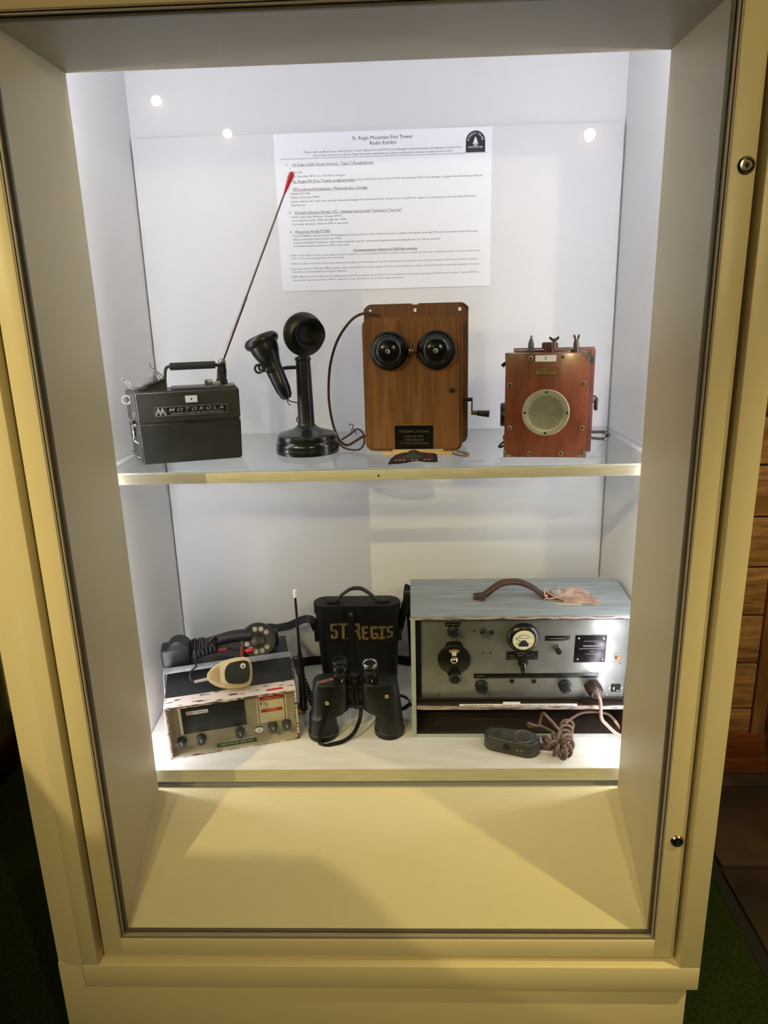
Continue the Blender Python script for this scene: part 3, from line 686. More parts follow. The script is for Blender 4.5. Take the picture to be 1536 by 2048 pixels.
# ------------------------------------------------------------------ lineman's test set in a red wooden case
REDW = wood_mat('red_wood', (104, 54, 34), (134, 74, 48), .33, (6, 6, 1.2), 5, .35, .35)
REDD = wood_mat('dark_red_wood', (70, 24, 20), (96, 36, 28), .35, (6, 6, 1.2), 5, .3, .3)
def testset():
    t = thing('field_test_set', 'red wooden field telephone case with a round pierced metal grille', 'field telephone', (.2698, .0879, ZG), -7.4)
    MB().box(-.0035, .1630, 0, .012, 0, .2130, 0, .0012).box(-.001, .1605, .012, .056, .001, .2120, 0, .001).build('front_case', REDW, t)
    b = MB().box(.0155, .1800, .056, .100, .001, .2165, 0, .0015).box(.0135, .1830, .096, .104, .001, .2185, 0, .0015).box(.166, .1772, .050, .060, .188, .202, 1, .001)
    b.build('back_case', [REDD, INK], t)
    NK = mat('worn_nickel', (176, 166, 148), .35, .4, (136, 124, 106), 60)
    for x, z, sx, sz in ((-.0045, .2140, 1, -1), (.1640, .2140, -1, -1), (-.0045, -.0, 1, 1), (.1640, -.0, -1, 1)):
        c = MB(); c.box(*sorted((x, x+sx*.0160)), -.0012, .001, *sorted((z, z+sz*.0052))).box(*sorted((x, x+sx*.0052)), -.0012, .001, *sorted((z, z+sz*.0160)))
        c.box(*sorted((x, x+sx*.003)), -.0012, .014, *sorted((z, z+sz*.0160))).box(*sorted((x, x+sx*.016)), -.0012, .014, *sorted((z, z+sz*.0018)))
        c.build('corner_bracket', NK, t)
    for x, z, d in ((.0461, .2039, 0), (.1094, .2057, 1), (.0059, .1501, 0), (.1524, .1523, 1), (.0073, .0614, 1), (.1539, .0620, 0), (.0497, .0083, 1), (.1131, .0086, 0)):
        MB().lathe([(.0026, .0004), (.0028, .0016), (.0044, .0013), (.0048, 0), (0, 0)], 0, front(x, 0, z), 20).lathe([(0, .0002), (.0027, .0002), (.0027, .0006+.0003*d), (0, .0006+.0003*d)], 1, front(x, 0, z), 16).build('eyelet', [NK, mat('screw_bronze', (98, 80, 58), .45, .7) if d else INK], t)
    g = MB(); q = front(.0797, 0, .0935)
    g.lathe([(0, 0), (.0475, 0), (.0475, .0012), (.0465, .0020), (.0385, .0020), (.0375, .0016), (0, .0016)], 0, q, 64)
    n = 0; pitch = .00345
    for j in range(-11, 12):
        for i in range(-12, 13):
            x = (i+(.5 if j % 2 else 0))*pitch; z = j*pitch*.866
            if x*x+z*z < .0347**2: g.lathe([(0, .0016), (.00108, .0016), (.00108, .00175), (0, .00175)], 1, front(.0797+x, 0, .0935+z), 8)
    g.build('speaker_grille', [mat('grille_metal', (188, 184, 158), .38, .35, (168, 166, 146), 40), INK], t)
    for a in range(4):
        MB().lathe([(0, .002), (.0024, .002), (.0024, .003), (0, .0033)], 0, front(.0797+.0425*math.cos(a*PI/2), 0, .0935+.0418*math.sin(a*PI/2)), 14).build('grille_screw', mat('dark_screw', (48, 44, 30), .4, .6), t)
    g = MB().box(.0557, .0968, -.0012, 0, .1966, .2092); g.text('3', .0762, .2005, height=.0050, mi=1, M=T3(0, -.0014, 0), align='C', bold=.03)
    o = g.build('number_tag', [PAPER, INK], t); o['label'] = 'white paper number tag'
    g = MB().box(.0546, .1013, -.0008, 0, .1700, .1840, 1).box(.0558, .1001, -.0013, 0, .1711, .1829, 0)
    g.text('Western Electric', .0779, .1776, width=.039, height=.0040, mi=2, M=T3(0, -.0015, 0), align='C', shear=.35, bold=.02)
    g.box(.066, .090, -.0015, -.0012, .1735, .1743, 2)
    g.build('maker_plate', [mat('gold_plate', (168, 140, 76), .35, .6), mat('plate_frame', (70, 40, 16), .4), INK], t)
    k = MB()
    k.lathe([(0, .212), (.0085, .212), (.0085, .217), (.0062, .219), (.0060, .231), (.0050, .233), (.0040, .237), (.0022, .240), (.0016, .246), (0, .247)], 0, T3(.0482, .050, 0), 20)
    k.build('terminal', mat('terminal_metal', (80, 74, 66), .4, .5), t); k = MB()
    k.lathe([(0, .212), (.0085, .212), (.0085, .217), (.0060, .219), (.0060, .229), (.0048, .231), (.0048, .236), (0, .236)], 0, T3(.1395, .050, 0), 20)
    for s in (-1, 1): k.prism([(s*.001, 0), (s*.0030, .001), (s*.0068, .010), (s*.0058, .014), (s*.0034, .013), (s*.0010, .007)][::s], .003, 0, front(.1395, .0515, .233))
    k.build('terminal', mat('terminal_metal', (80, 74, 66), .4, .5), t)
    k = MB(); kn = 20
    prof = []
    for a in range(kn*2): r_ = .0165 if a % 2 else .0155; prof.append((r_*math.cos(PI*a/kn), r_*math.sin(PI*a/kn)))
    k.lathe([(0, .2120), (.0115, .2120), (.0115, .2200), (0, .2200)], 0, T3(.0865, .050, 0), 24).prism(prof, .0125, 0, T3(.0865, .050, .2195), .0015)
    for s in (-1, 1): k.prism([(s*.001, 0), (s*.0030, .0005), (s*.0105, .0075), (s*.0095, .0120), (s*.0060, .0105), (s*.0010, .006)][::s], .003, 1, front(.0945, .0515, .2320))
    k.cyl((.0945, .05, .231), (.0945, .05, .240), .0016, None, 1, 10)
    k.build('cap_knob', [mat('brown_phenolic', (72, 34, 26), .35), mat('terminal_metal', (80, 74, 66), .4, .5)], t)
    k = MB().cyl((-.001, .040, .084), (-.0125, .040, .084), .0255, .0245, 0, 40, .002).build('side_cap', PLASTIC, t)
    k = MB().cyl((.1795, .070, .112), (.187, .070, .112), .009, .007, 0, 18).box(.184, .1915, .061, .079, .088, .116, 0, .0035, M=None).build('latch', mat('latch_dark', (54, 44, 38), .4, .5), t)
    k = MB().tube([(.178, .078, .0400), (.205, .080, .0400), (.213, .078, .0385), (.217, .076, .034), (.214, .075, .0280), (.204, .074, .0260), (.178, .072, .0290)], .003, 0, sub=5, flat=(.0045, .0024), upv=(0, 0, 1))
    k.tube([(.209, .070, .0400), (.2185, .076, .034), (.210, .070, .0255)], .0014, 1, sub=5)
    k.build('carrying_strap', [mat('dark_strap', (34, 26, 22), .6), STEEL], t)
    k = MB().tube([(.0, .060, .190), (-.006, .058, .188), (-.010, .056, .184)], .002, 0, sub=3, flat=(.004, .0012), upv=(0, 1, 0)); k.build('strap_end', mat('dark_strap', (34, 26, 22), .6), t)
    k = MB().tube([(.0, .03, .045), (-.004, .03, .038), (-.003, .032, .032)], .0022, 0, sub=4)
    k.tube([(-.001, .030, .030), (-.008, .028, .024), (-.014, .026, .018), (-.010, .028, .016), (-.002, .03, .020)], .0022, 0, sub=5)
    k.build('strap_end', mat('dark_strap', (34, 26, 22), .6), t)
testset()

# ------------------------------------------------------------------ lower board: white base-station radio
def peel_mat():
    if 'peeling_paint' in MATS: return MATS['peeling_paint']
    m = mat('peeling_paint', (216, 202, 192), .5, 0, (84, 48, 36), 70, (.4, 1.7, 1.7), .58, .61, bump=.3, detail=6)
    return m
PEEL = peel_mat()
BEIGE = mat('cream_panel', (172, 164, 146), .45, 0, (150, 142, 122), 14)
TAPE_R = mat('red_label_tape', (176, 34, 30), .35); TAPE_G = mat('green_label_tape', (24, 76, 40), .35); TAPEW = mat('tape_lettering', (230, 190, 184), .5)
GREYK = mat('grey_knob', (58, 62, 62), .35)
RA, RYAW = Vector((-.5070, .0497, zfl(.0497))), 14.08
def base_radio():
    t = thing('tabletop_radio', 'worn white radio with peeling paint, grey knobs and a grey carrying bail', 'radio', RA, RYAW, TILT)
    W, H, D = .305, .141, .262
    s = MB()
    s.box(0, .0055, 0, D, 0, H-.004, 0, .001).box(W-.0055, W, 0, D, 0, H-.004, 0, .001).box(0, W, 0, D, 0, .004, 0, .001).box(0, W, 0, .043, H-.0055, H, 0, .0015).box(0, W, D-.004, D, 0, H-.003, 1)
    s.build('case', [PEEL, BLACK], t)
    e = MB().box(.004, W-.004, -.0008, .001, .1352, .1370).box(.0002, W-.0002, -.0006, .001, H-.0030, H-.0004).box(.0048, .0064, -.0006, .001, .004, .128).box(W-.0064, W-.0048, -.0006, .001, .004, .128).box(.0, W, -.0006, .001, .0002, .0018)
    e.build('worn_edge', mat('rusty_worn_edge', (84, 52, 42), .6, 0, (206, 188, 178), 70, (1, 3, 3), .50, .56), t)
    MB().box(.001, W-.001, .041, D, H-.0052, H-.0006, 0, .001).build('top_cover', mat('black_vinyl', (26, 28, 29), .45, 0, (16, 17, 18), 30, bump=.15, bscale=300), t)
    p = MB().box(.0055, W-.0055, .020, .024, .004, H-.0055)
    p.prism([(.0, .004), (.020, .004), (.020, .0140), (.004, .006)], W-.011, 0, Matrix(((0, 0, 1, .0055), (1, 0, 0, 0), (0, 1, 0, 0), (0, 0, 0, 1))))
    p.build('front_panel', BEIGE, t)
    b = MB().box(.0359, .1825, .0165, .021, .0517, .1215, 0, .0008).box(.0290, .0350, .0185, .021, .050, .1215, 1)
    b.build('speaker_cover', [mat('charcoal_plate', (40, 46, 46), .45, 0, (30, 34, 34), 20), PAPER], t)
    e = MB().box(.0472, .0972, .0155, .017, .1040, .1128, 0).box(.0480, .0555, .0150, .016, .1048, .1120, 1)
    e.text('MOTOROLA', .0565, .1063, width=.039, height=.0048, mi=2, M=T3(0, .0152, 0), shear=.1, bold=.02)
    for c in (.0503, .0531): e.prism([(c-.0017, .1062), (c-.0003, .1105), (c+.0003, .1105), (c+.0017, .1062), (c, .108)], .0002, 0, front(0, .0150, 0))
    e.build('badge', [PAPER, TAPE_R, INK], t)
    MB().box(.2154, .2746, .0170, .021, .0484, .1262, 0, .001).box(.209, .2125, .0185, .021, .0484, .128, 0).box(.2775, .281, .0185, .021, .0484, .128, 0).build('label_panel', mat('label_cream', (204, 196, 162), .4), t)
    for txt, x0, x1, z0, z1, w_ in (('OVERLOOK', .2178, .2751, .1128, .1228, .038), ('TOWER', .2194, .2703, .0790, .0872, .024)):
        g = MB().box(x0, x1, .0158, .0175, z0, z1); g.text(txt, (x0+x1)/2, z0+.0030, width=w_, height=.0042, mi=1, M=T3(0, .0156, 0), align='C')
        o = g.build('label_tape', [TAPE_R, TAPEW], t); o['label'] = 'red embossed tape reading '+txt
    g = MB().box(.2190, .2212, .0166, .0172, .100, .108, 0, M=None); g.tube([(.2245, .0165, .110), (.236, .0165, .0975)], .0004, 0, sub=1, seg=6); g.build('scratch', INK, t)
    g = MB().box(.238, .276, .010, .018, H-.0002, H+.0006); o = g.build('label_tape', [TAPE_R], t); o['label'] = 'red tape on the top edge'
    SL = T3(.155, .0085, .0115) @ Matrix.Rotation(R(-50), 4, 'X')
    g = MB().box(-.0465, .0465, -.0008, .0006, -.0045, .0045, 0, M=SL); g.text('NEW PALTZ  FIRE DEP', 0, -.0018, width=.078, height=.0036, mi=1, M=SL @ T3(0, -.0010, 0), align='C')
    o = g.build('label_tape', [TAPE_G, TAPEW], t); o['label'] = 'green embossed tape on the bottom lip'
    g = MB().box(.1350, .1680, -.0008, .0004, .1375, .1440); g.text('2', .1515, .1388, height=.0036, mi=1, M=T3(0, -.0010, 0), align='C', bold=.03)
    o = g.build('number_tag', [PAPER, INK], t); o['label'] = 'white paper number tag'
    for x, z in ((.0290, .0330), (.0740, .0335), (.1650, .0350), (.2435, .0360), (.2765, .0362)):
        MB().lathe([(0, 0), (.0120, 0), (.0118, .004), (.0104, .006), (.0100, .018), (.0090, .0195), (0, .0198)], 0, front(x, .020, z), 26).box(-.0006, .0006, -.0202, -.0190, 0, .008, 1, M=T3(x, .020, z)).build('knob', [GREYK, PAPER], t)
        q = MB()
        for k in range(4): q.box(x-.010+k*.005, x-.0065+k*.005, .0194, .0201, z-.0145, z-.0130)
        q.build('scale_mark', INK, t)
    MB().lathe([(0, 0), (.0112, 0), (.0108, .0025), (.0090, .0030), (.0085, .0018), (0, .0018)], 0, front(.2096, .020, .0300), 28).lathe([(0, .0018), (.0080, .0018), (.0075, .0030), (0, .0030)], 1, front(.2096, .020, .0300), 24).box(-.0008, .0008, -.0034, -.0028, -.004, .004, 2, M=T3(.2096, .020, .030)).build('key_lock', [CHROME, PAPER, INK], t)
    h = MB()
    for x in (-.0035, W+.0035):
        sg = -1 if x < 0 else 1
        h.tube([(x, .060, .050), (x, .085, .095), (x, .1180, .1440), (x-sg*.001, .1270, .1570), (x-sg*.004, .1290, .1605)], .004, 0, sub=4, flat=(.0075, .0013), n0=(1, 0, 0))
    h.box(-.0045, W+.0045, -.0085, .0085, -.0013, .0013, 0, .001, M=T3(0, .1290, .1610) @ Matrix.Rotation(R(24), 4, 'X'))
    h.cyl((-.006, .060, .052), (.003, .060, .052), .006, None, 0, 14).cyl((.302, .060, .052), (.311, .060, .052), .006, None, 0, 14)
    h.build('bail_handle', mat('grey_bail', (150, 152, 150), .4, .3, (120, 122, 120), 40), t)
    # side connectors, whip antenna and coiled lead on the right
    c = MB().cyl((W-.002, .050, .0420), (W+.016, .050, .0420), .0075, None, 0, 20).cyl((W+.014, .050, .0420), (W+.022, .050, .0420), .0092, None, 0, 8).cyl((W+.010, .082, .034), (W+.030, .072, .034), .006, None, 0, 14).cyl((W-.002, .09, .032), (W+.012, .083, .034), .0085, None, 0, 16)
    c.build('connector', mat('bronze_connector', (124, 100, 66), .32, .9), t)
    a = MB(); bx = Vector((W+.019, .050, .046))
    a.lathe([(0, 0), (.0085, 0), (.0085, .012), (.0100, .016), (.0100, .030), (.0092, .040), (.0085, .085), (.0085, .135), (.0070, .150), (.0046, .165), (.0036, .190), (.0029, .330), (0, .330)], 0, T3(*bx), 20)
    a.cyl(bx+Vector((0, 0, .312)), bx+Vector((0, 0, .331)), .0036, None, 1, 14)
    a.build('whip_antenna', [PLASTIC, PAPER], t)
    k = MB(); P = []
    p0, p1 = Vector((W+.010, .094, .170)), Vector((W+.036, .072, .040))
    n = 15
    for i in range(n*8+1):
        f_ = i/(n*8); ang = 2*PI*i/8; P.append(p0.lerp(p1, f_)+Vector((.008*math.cos(ang), .008*math.sin(ang), 0))+Vector((.010*f_*f_, 0, -.0)))
    k.tube(P, .0023, 0, sub=1, seg=6); k.build('coiled_lead', RUBBER, t)
base_radio()
def on_radio(u, d, h): return RA + Euler((TILT, 0, R(RYAW)), 'ZYX').to_matrix() @ Vector((u, d, h))

# ------------------------------------------------------------------ tan fist microphone leaning on the white radio
TAN = mat('tan_plastic', (204, 186, 146), .38, 0, (196, 176, 134), 12)
def fist_mic():
    t = thing('hand_microphone', 'tan fist microphone with a black face lying on the white radio', 'microphone', on_radio(.1580, .056, .1428), RYAW-2, TILT)
    Mx = T3(0, 0, .029) @ Matrix.Rotation(R(-42), 4, 'X')          # leaning back, face towards viewer and up
    k = .000243
    cx, cz_ = 740, 588
    out = [(512, 590), (520, 555), (548, 525), (600, 488), (660, 462), (730, 444), (800, 437), (870, 438), (915, 452), (938, 480), (947, 530), (947, 600), (938, 665), (918, 705), (880, 726), (820, 734), (750, 730), (690, 718), (630, 700), (575, 672), (535, 640), (517, 615)]
    pts = [((x-cx)*k, -(y-cz_)*k) for x, y in out][::-1]
    b = MB(); b.prism(pts, .030, 0, Mx @ front(0, .012, 0), .007, 4)
    rim = [(668, 600), (672, 560), (690, 515), (730, 485), (800, 474), (880, 474), (915, 492), (925, 530), (924, 610), (914, 670), (890, 700), (830, 712), (760, 706), (700, 690), (672, 650)]
    rp = [((x-cx)*k, -(y-cz_)*k) for x, y in rim][::-1]
    b.prism(rp, .0035, 0, Mx @ front(0, -.0165, 0), .0015)
    for i in range(12):
        x = (535+i*9-cx)*k; hh = (40+i*5.5)*k*.9
        b.box(x, x+.0009, -.0186, -.0170, -hh*.9, hh, 1, M=Mx)
    b.build('body', [TAN, mat('tan_slot', (168, 138, 88), .5)], t)
    ip = [((x-cx)*k*.94+.0030, -(y-cz_)*k*.94) for x, y in rim][::-1]
    f = MB(); f.prism(ip, .0028, 0, Mx @ front(0, -.0188, 0), .0012); f.build('face_plate', mat('green_black_plate', (32, 36, 28), .3), t)
    bx, bz = (866-cx)*k, -(535-cz_)*k
    f = MB(); f.lathe([(0, 0), (.0066, 0), (.0064, .0012), (.0055, .0018), (0, .0016)], 0, Mx @ front(bx, -.0214, bz), 22)
    f.prism([(-.003, -.003), (-.001, .003), (0, .0005), (.001, .003), (.003, -.003)], .0003, 1, Mx @ front(bx, -.0231, bz)); f.build('emblem_button', [mat('silver_button', (216, 206, 190), .35, .2), INK], t)
    f = MB(); f.cyl(Mx @ Vector(((518-cx)*k, .0, -(605-cz_)*k)), Mx @ Vector(((388-cx)*k, .002, -(615-cz_)*k)), .0042, .0038, 0, 16); f.build('cord_sleeve', mat('pale_sleeve', (150, 150, 140), .4), t)
    e = Mx @ Vector(((390-cx)*k, .002, -(615-cz_)*k))
    c = MB(); ez = e
    pts = [ez, ez+Vector((-.008, .004, .004)), ez+Vector((-.009, .016, .018)), ez+Vector((.003, .030, .022)), ez+Vector((.002, .050, .018)), ez+Vector((-.004, .075, .022))]
    c.tube(pts, .0022, 0, sub=6)
    P = []; p0 = ez+Vector((-.004, .078, .026)); p1 = ez+Vector((.052, .098, .028)); n = 6
    for i in range(n*8+1):
        f_ = i/(n*8); a = 2*PI*i/8; P.append(p0.lerp(p1, f_)+Vector((0, .0085*math.cos(a), .0085*math.sin(a))))
    c.tube(P, .0036, 0, sub=1, seg=8)
    c.build('coiled_cord', RUBBER, t)
fist_mic()

# ------------------------------------------------------------------ lineman's handset with rotary dial, lying on the back of the white radio
HSB = mat('handset_rubber', (30, 31, 34), .42, bump=.05)
def handset():
    t = thing('dial_handset', 'black test handset with a rotary dial and red clips behind the white radio', 'handset', on_radio(0, .19, .1422), RYAW, TILT)
    b = MB()
    b.box(-.0105, .0600, -.022, .030, .002, .0500, 0, .006, 3)
    q = T3(.0345, -.020, .0420) @ Matrix.Rotation(-PI/2, 4, 'X')
    b.lathe([(0, 0), (.024, 0), (.0285, .004), (.0285, .040), (.024, .046), (0, .046)], 0, q, 40)
    # handle sweeping to the dial head
    b.tube([(.052, .012, .030), (.090, .014, .036), (.130, .016, .042), (.170, .018, .046), (.215, .016, .044)], lambda f: .0135+.004*f*f, 0, sub=6, seg=16)
    n = Vector((-.05, -math.cos(R(34)), math.sin(R(34)))).normalized()
    q = n.to_track_quat('Z', 'Y').to_matrix().to_4x4(); q.translation = Vector((.2300, .004, .0330))
    b.lathe([(0, -.040), (.030, -.040), (.0400, -.030), (.0455, -.008), (.0460, .0), (.0440, .0040), (.0400, .0046), (.039, .002), (0, .002)], 0, q, 56)
    b.box(.255, .2830, .006, .034, .006, .046, 0, .006, 3)
    b.build('body', HSB, t)
    d = MB()
    d.lathe([(0, .0015), (.0385, .0015), (.0385, .0030), (0, .0030)], 0, q, 48)
    d.lathe([(0, .003), (.0185, .003), (.0180, .0065), (.016, .0072), (0, .0072)], 0, q, 36)
    dl = d.build('dial', PLASTIC, t)
    for i in range(10):
        a = R(64-30*i) if False else R(40+i*31)
        c = q @ Vector((.0292*math.cos(a), .0292*math.sin(a), 0))
        m_ = q.copy(); m_.translation = c
        MB().lathe([(0, .003), (.0064, .003), (.0062, .0040), (0, .0040)], 0, m_, 18).build('number_spot', mat('pale_spot', (172, 170, 158), .5, 0, (150, 146, 130), 200), dl)
    s = MB(); s.tube([tuple(q @ Vector((.036*math.cos(R(-20)), .036*math.sin(R(-20)), .004))), tuple(q @ Vector((.029, -.014, .008))), tuple(q @ Vector((.020, -.014, .008)))], .0012, 0, sub=4); s.build('finger_stop', STEEL, dl)
    c = MB(); random.seed(11)
    for i in range(9):
        u = .066+i*.0062; r_ = .0205+random.uniform(-.002, .003)
        ring = [(u+random.uniform(-.002, .002), .014+r_*math.cos(R(a)), .032+r_*math.sin(R(a))*.9) for a in range(0, 360, 30)]
        c.tube(ring, .0026, 0, closed=True, sub=2, seg=7)
    c.tube([(.115, -.008, .030), (.132, -.012, .036), (.160, -.010, .026), (.180, -.012, .020), (.195, -.014, .012)], .0022, 0, sub=5)
    c.tube([(.110, .0, .050), (.122, .004, .058), (.126, .006, .046)], .0045, 0, sub=5)
    c.tube([(.120, -.012, .010), (.140, -.02, .010), (.165, -.02, .012)], .005, 0, sub=5)
    c.build('cord', RUBBER, t)
    RED = mat('red_clip_rubber', (138, 48, 46), .5); 
    MB().cyl((.108, -.016, .0330), (.150, -.014, .0285), .0056, None, 0, 16, .001).build('clip_sleeve', RED, t)
    MB().cyl((.186, -.024, .008), (.1890, -.020, .036), .0046, None, 0, 16, .001).build('clip_sleeve', RED, t)
    MB().sphere((.2070, -.036, .0300), .0062, 0, (2.1, 1, .95)).build('clip_button', mat('bright_red_clip', (190, 38, 40), .35), t)
handset()

# ------------------------------------------------------------------ binoculars
BODY = mat('binocular_leatherette', (22, 24, 21), .42, 0, (15, 16, 14), 60, bump=.3, bscale=420)
BMET = mat('binocular_black', (20, 21, 20), .3, .2)
def binoculars():
    t = thing('binoculars', 'black binoculars standing on their lenses before the leather case', 'binoculars', (-.083, .1500, zfl(.150)), 0, TILT)
    def loft(rings, mi=0):
        b = bmesh.new(); rr = []
        for cx, cy, z, ax, ay, pw in rings:
            ring = []
            for i in range(36):
                a = 2*PI*i/36; ca, sa = math.cos(a), math.sin(a)
                ring.append(b.verts.new((cx+ax*math.copysign(abs(ca)**pw, ca), cy+ay*math.copysign(abs(sa)**pw, sa), z)))
            rr.append(ring)
        for a_, c_ in zip(rr, rr[1:]):
            for i in range(36): b.faces.new((a_[i], a_[(i+1) % 36], c_[(i+1) % 36], c_[i]))
        b.faces.new(rr[0]); b.faces.new(rr[-1]); return b
    for s, ox, oy, hx0, hx1, ex, et in ((-1, -.0717, -.008, -.0905, -.006, -.0230, .2055), (1, .0903, 0, .0270, .1130, .0485, .1975)):
        hc, hw = (hx0+hx1)/2, (hx1-hx0)/2
        ex0, ei = (-.0985, -.006) if s < 0 else (.1220, .0270)
        hx0, hx1 = sorted((ex0-s*.0075, ei)); hc, hw = (hx0+hx1)/2, (hx1-hx0)/2
        b = MB(); b.join(loft([(ox, oy, .0, .0355, .0355, 1), (ox, oy, .001, .0365, .0365, 1), (ox, oy, .0150, .0368, .0368, 1), (ox, oy, .0165, .0352, .0352, 1), (ox, oy, .030, .0350, .0350, 1),
                              (ox, oy, .050, .0325, .0325, 1), (ox-.1*s*.0, oy, .0590, .0318, .0318, 1), *[((o_+i_)/2, oy*f_, z_, abs(o_-i_)/2, a_, p_) for o_, i_, f_, z_, a_, p_ in ((ex0, ei-.010*s*-1, .6, .0655, .0310, .85), (ex0-s*.001, ei, .3, .0740, .0300, .75), (ex0-s*.0045, ei, 0, .110, .0295, .72), (ex0-s*.0085, ei, 0, .1435, .0285, .72), (ex0-s*.0095, ei, 0, .146, .0275, .72))]]))
        b.build('barrel', BODY, t)
        MB().lathe([(.0360, 0), (.0372, .001), (.0372, .0140), (.0362, .0150), (.0355, .012)], 0, T3(ox, oy, 0), 48).build('lens_ring', BMET, t)
        p = MB(); p.join(loft([(hc, 0, .1445, hw-.001, .0300, .75), (hc, 0, .1480, hw-.001, .0300, .75), (hc, 0, .1500, hw-.003, .0280, .75)])); p.build('prism_plate', BMET, t)
        e = MB()
        if s < 0: prof = [(0, .148), (.0165, .148), (.0165, .163), (.0178, .165), (.0180, .170), (.0168, .172), (.0180, .174), (.0182, .184), (.0172, .187), (.0165, .190), (.0162, .194), (.0178, .198), (.0182, .2035), (.0172, et), (.0150, et), (.0130, et-.006), (0, et-.008)]
        else: prof = [(0, .148), (.0168, .148), (.0168, .166), (.0185, .168), (.0188, .174), (.0176, .176), (.0188, .178), (.0186, .190), (.0178, .1925), (.0170, .1925), (0, .1925)]
        e.lathe(prof, 0, T3(ex, -.002, 0), 40); e.box(-.0006, .0006, -.0205, -.0160, .1535, .1605, 1, M=T3(ex+.004, .002, 0))
        eo = e.build('eyepiece', [BMET, PAPER], t)
        if s > 0:
            MB().lathe([(.0176, .1900), (.0182, .1925), (.0178, .1965), (.0160, .1985), (.0122, .1970), (.0118, .1945)], 0, T3(ex, -.002, 0), 40).build('eye_ring', CHROME, eo)
            MB().lathe([(0, .1945), (.0122, .1945), (.0110, .1960), (0, .1972)], 0, T3(ex, -.002, 0), 30).build('eye_lens', mat('dark_lens', (6, 7, 7), .4, spec=.2), eo)
    h = MB().cyl((.0115, .0, .0700), (.0115, .0, .1560), .0085, None, 0, 24, .001).lathe([(0, .150), (.0120, .150), (.0125, .153), (.0125, .163), (.0115, .165), (0, .166)], 0, T3(.0115, 0, 0), 28)
    h.box(-.014, .036, -.004, .012, .0745, .156, 0, .002).box(-.014, .036, -.008, .010, .128, .142, 0, .003).box(-.012, .034, -.010, .010, .0735, .0900, 0, .003).box(-.018, .040, -.006, .010, .1500, .1570, 0, .002)
    h.cyl((.0045, -.011, .088), (.0045, -.011, .136), .0028, None, 0, 10).cyl((.0165, -.011, .088), (.0165, -.011, .136), .0028, None, 0, 10)
    h.build('hinge', BMET, t)
    n = MB().box(-.0195, .0195, -.0045, .0045, 0, .0008, 0, M=T3(-.0600, -.006, .1500) @ Matrix.Rotation(R(25), 4, 'Z')).box(-.0150, .0165, -.0028, .0028, .0006, .0010, 1, M=T3(-.0600, -.006, .1500) @ Matrix.Rotation(R(25), 4, 'Z'))
    n.lathe([(0, .0008), (.0022, .0008), (.0022, .0014), (0, .0014)], 2, T3(-.074, -.0125, .1500), 12)
    n.build('name_tag', [mat('tag_cream', (150, 128, 100), .5), mat('tag_red', (128, 58, 48), .5), INK], t)
    s = MB()
    s.tube([(-.046, -.029, .142), (-.049, -.033, .125), (-.055, -.0335, .100), (-.066, -.0405, .060), (-.0760, -.0470, .020), (-.0760, -.0490, .004), (-.066, -.056, .0015), (-.046, -.056, .0060), (-.018, -.048, .0090), (.005, -.030, .018), (.019, -.004, .040), (.021, .014, .066), (.020, .022, .090)], .004, 0, sub=7, flat=(.0048, .0011), upv=(.15, -1, .25))
    s.tube([(.108, -.010, .110), (.124, .010, .094), (.140, .026, .070), (.134, .034, .044), (.112, .040, .034), (.080, .040, .030), (.050, .038, .026), (.030, .034, .046), (.022, .026, .074)], .004, 0, sub=7, flat=(.0048, .0011), upv=(.2, -.3, 1))
    s.tube([(.112, .020, .040), (.130, .016, .058), (.146, .020, .064)], .004, 0, sub=6, flat=(.0045, .0011), upv=(.2, -.3, 1))
    s.build('neck_strap', LEATHERB, t)
    for x, z, y in ((-.0545, .1075, -.0352), (.0875, .1215, -.0300)):
        MB().lathe([(0, 0), (.0052, 0), (.0050, .0015), (.0035, .0026), (0, .0030)], 0, front(x, y, z), 22).build('rivet', mat('pale_brass_rivet', (196, 180, 120), .3, .6), t)
    k = MB().box(.064, .070, -.0315, -.028, .126, .132).box(.070, .084, -.0325, -.028, .126, .131, M=None); k.build('strap_lug', mat('dark_lug', (44, 44, 42), .4, .5), t)
binoculars()

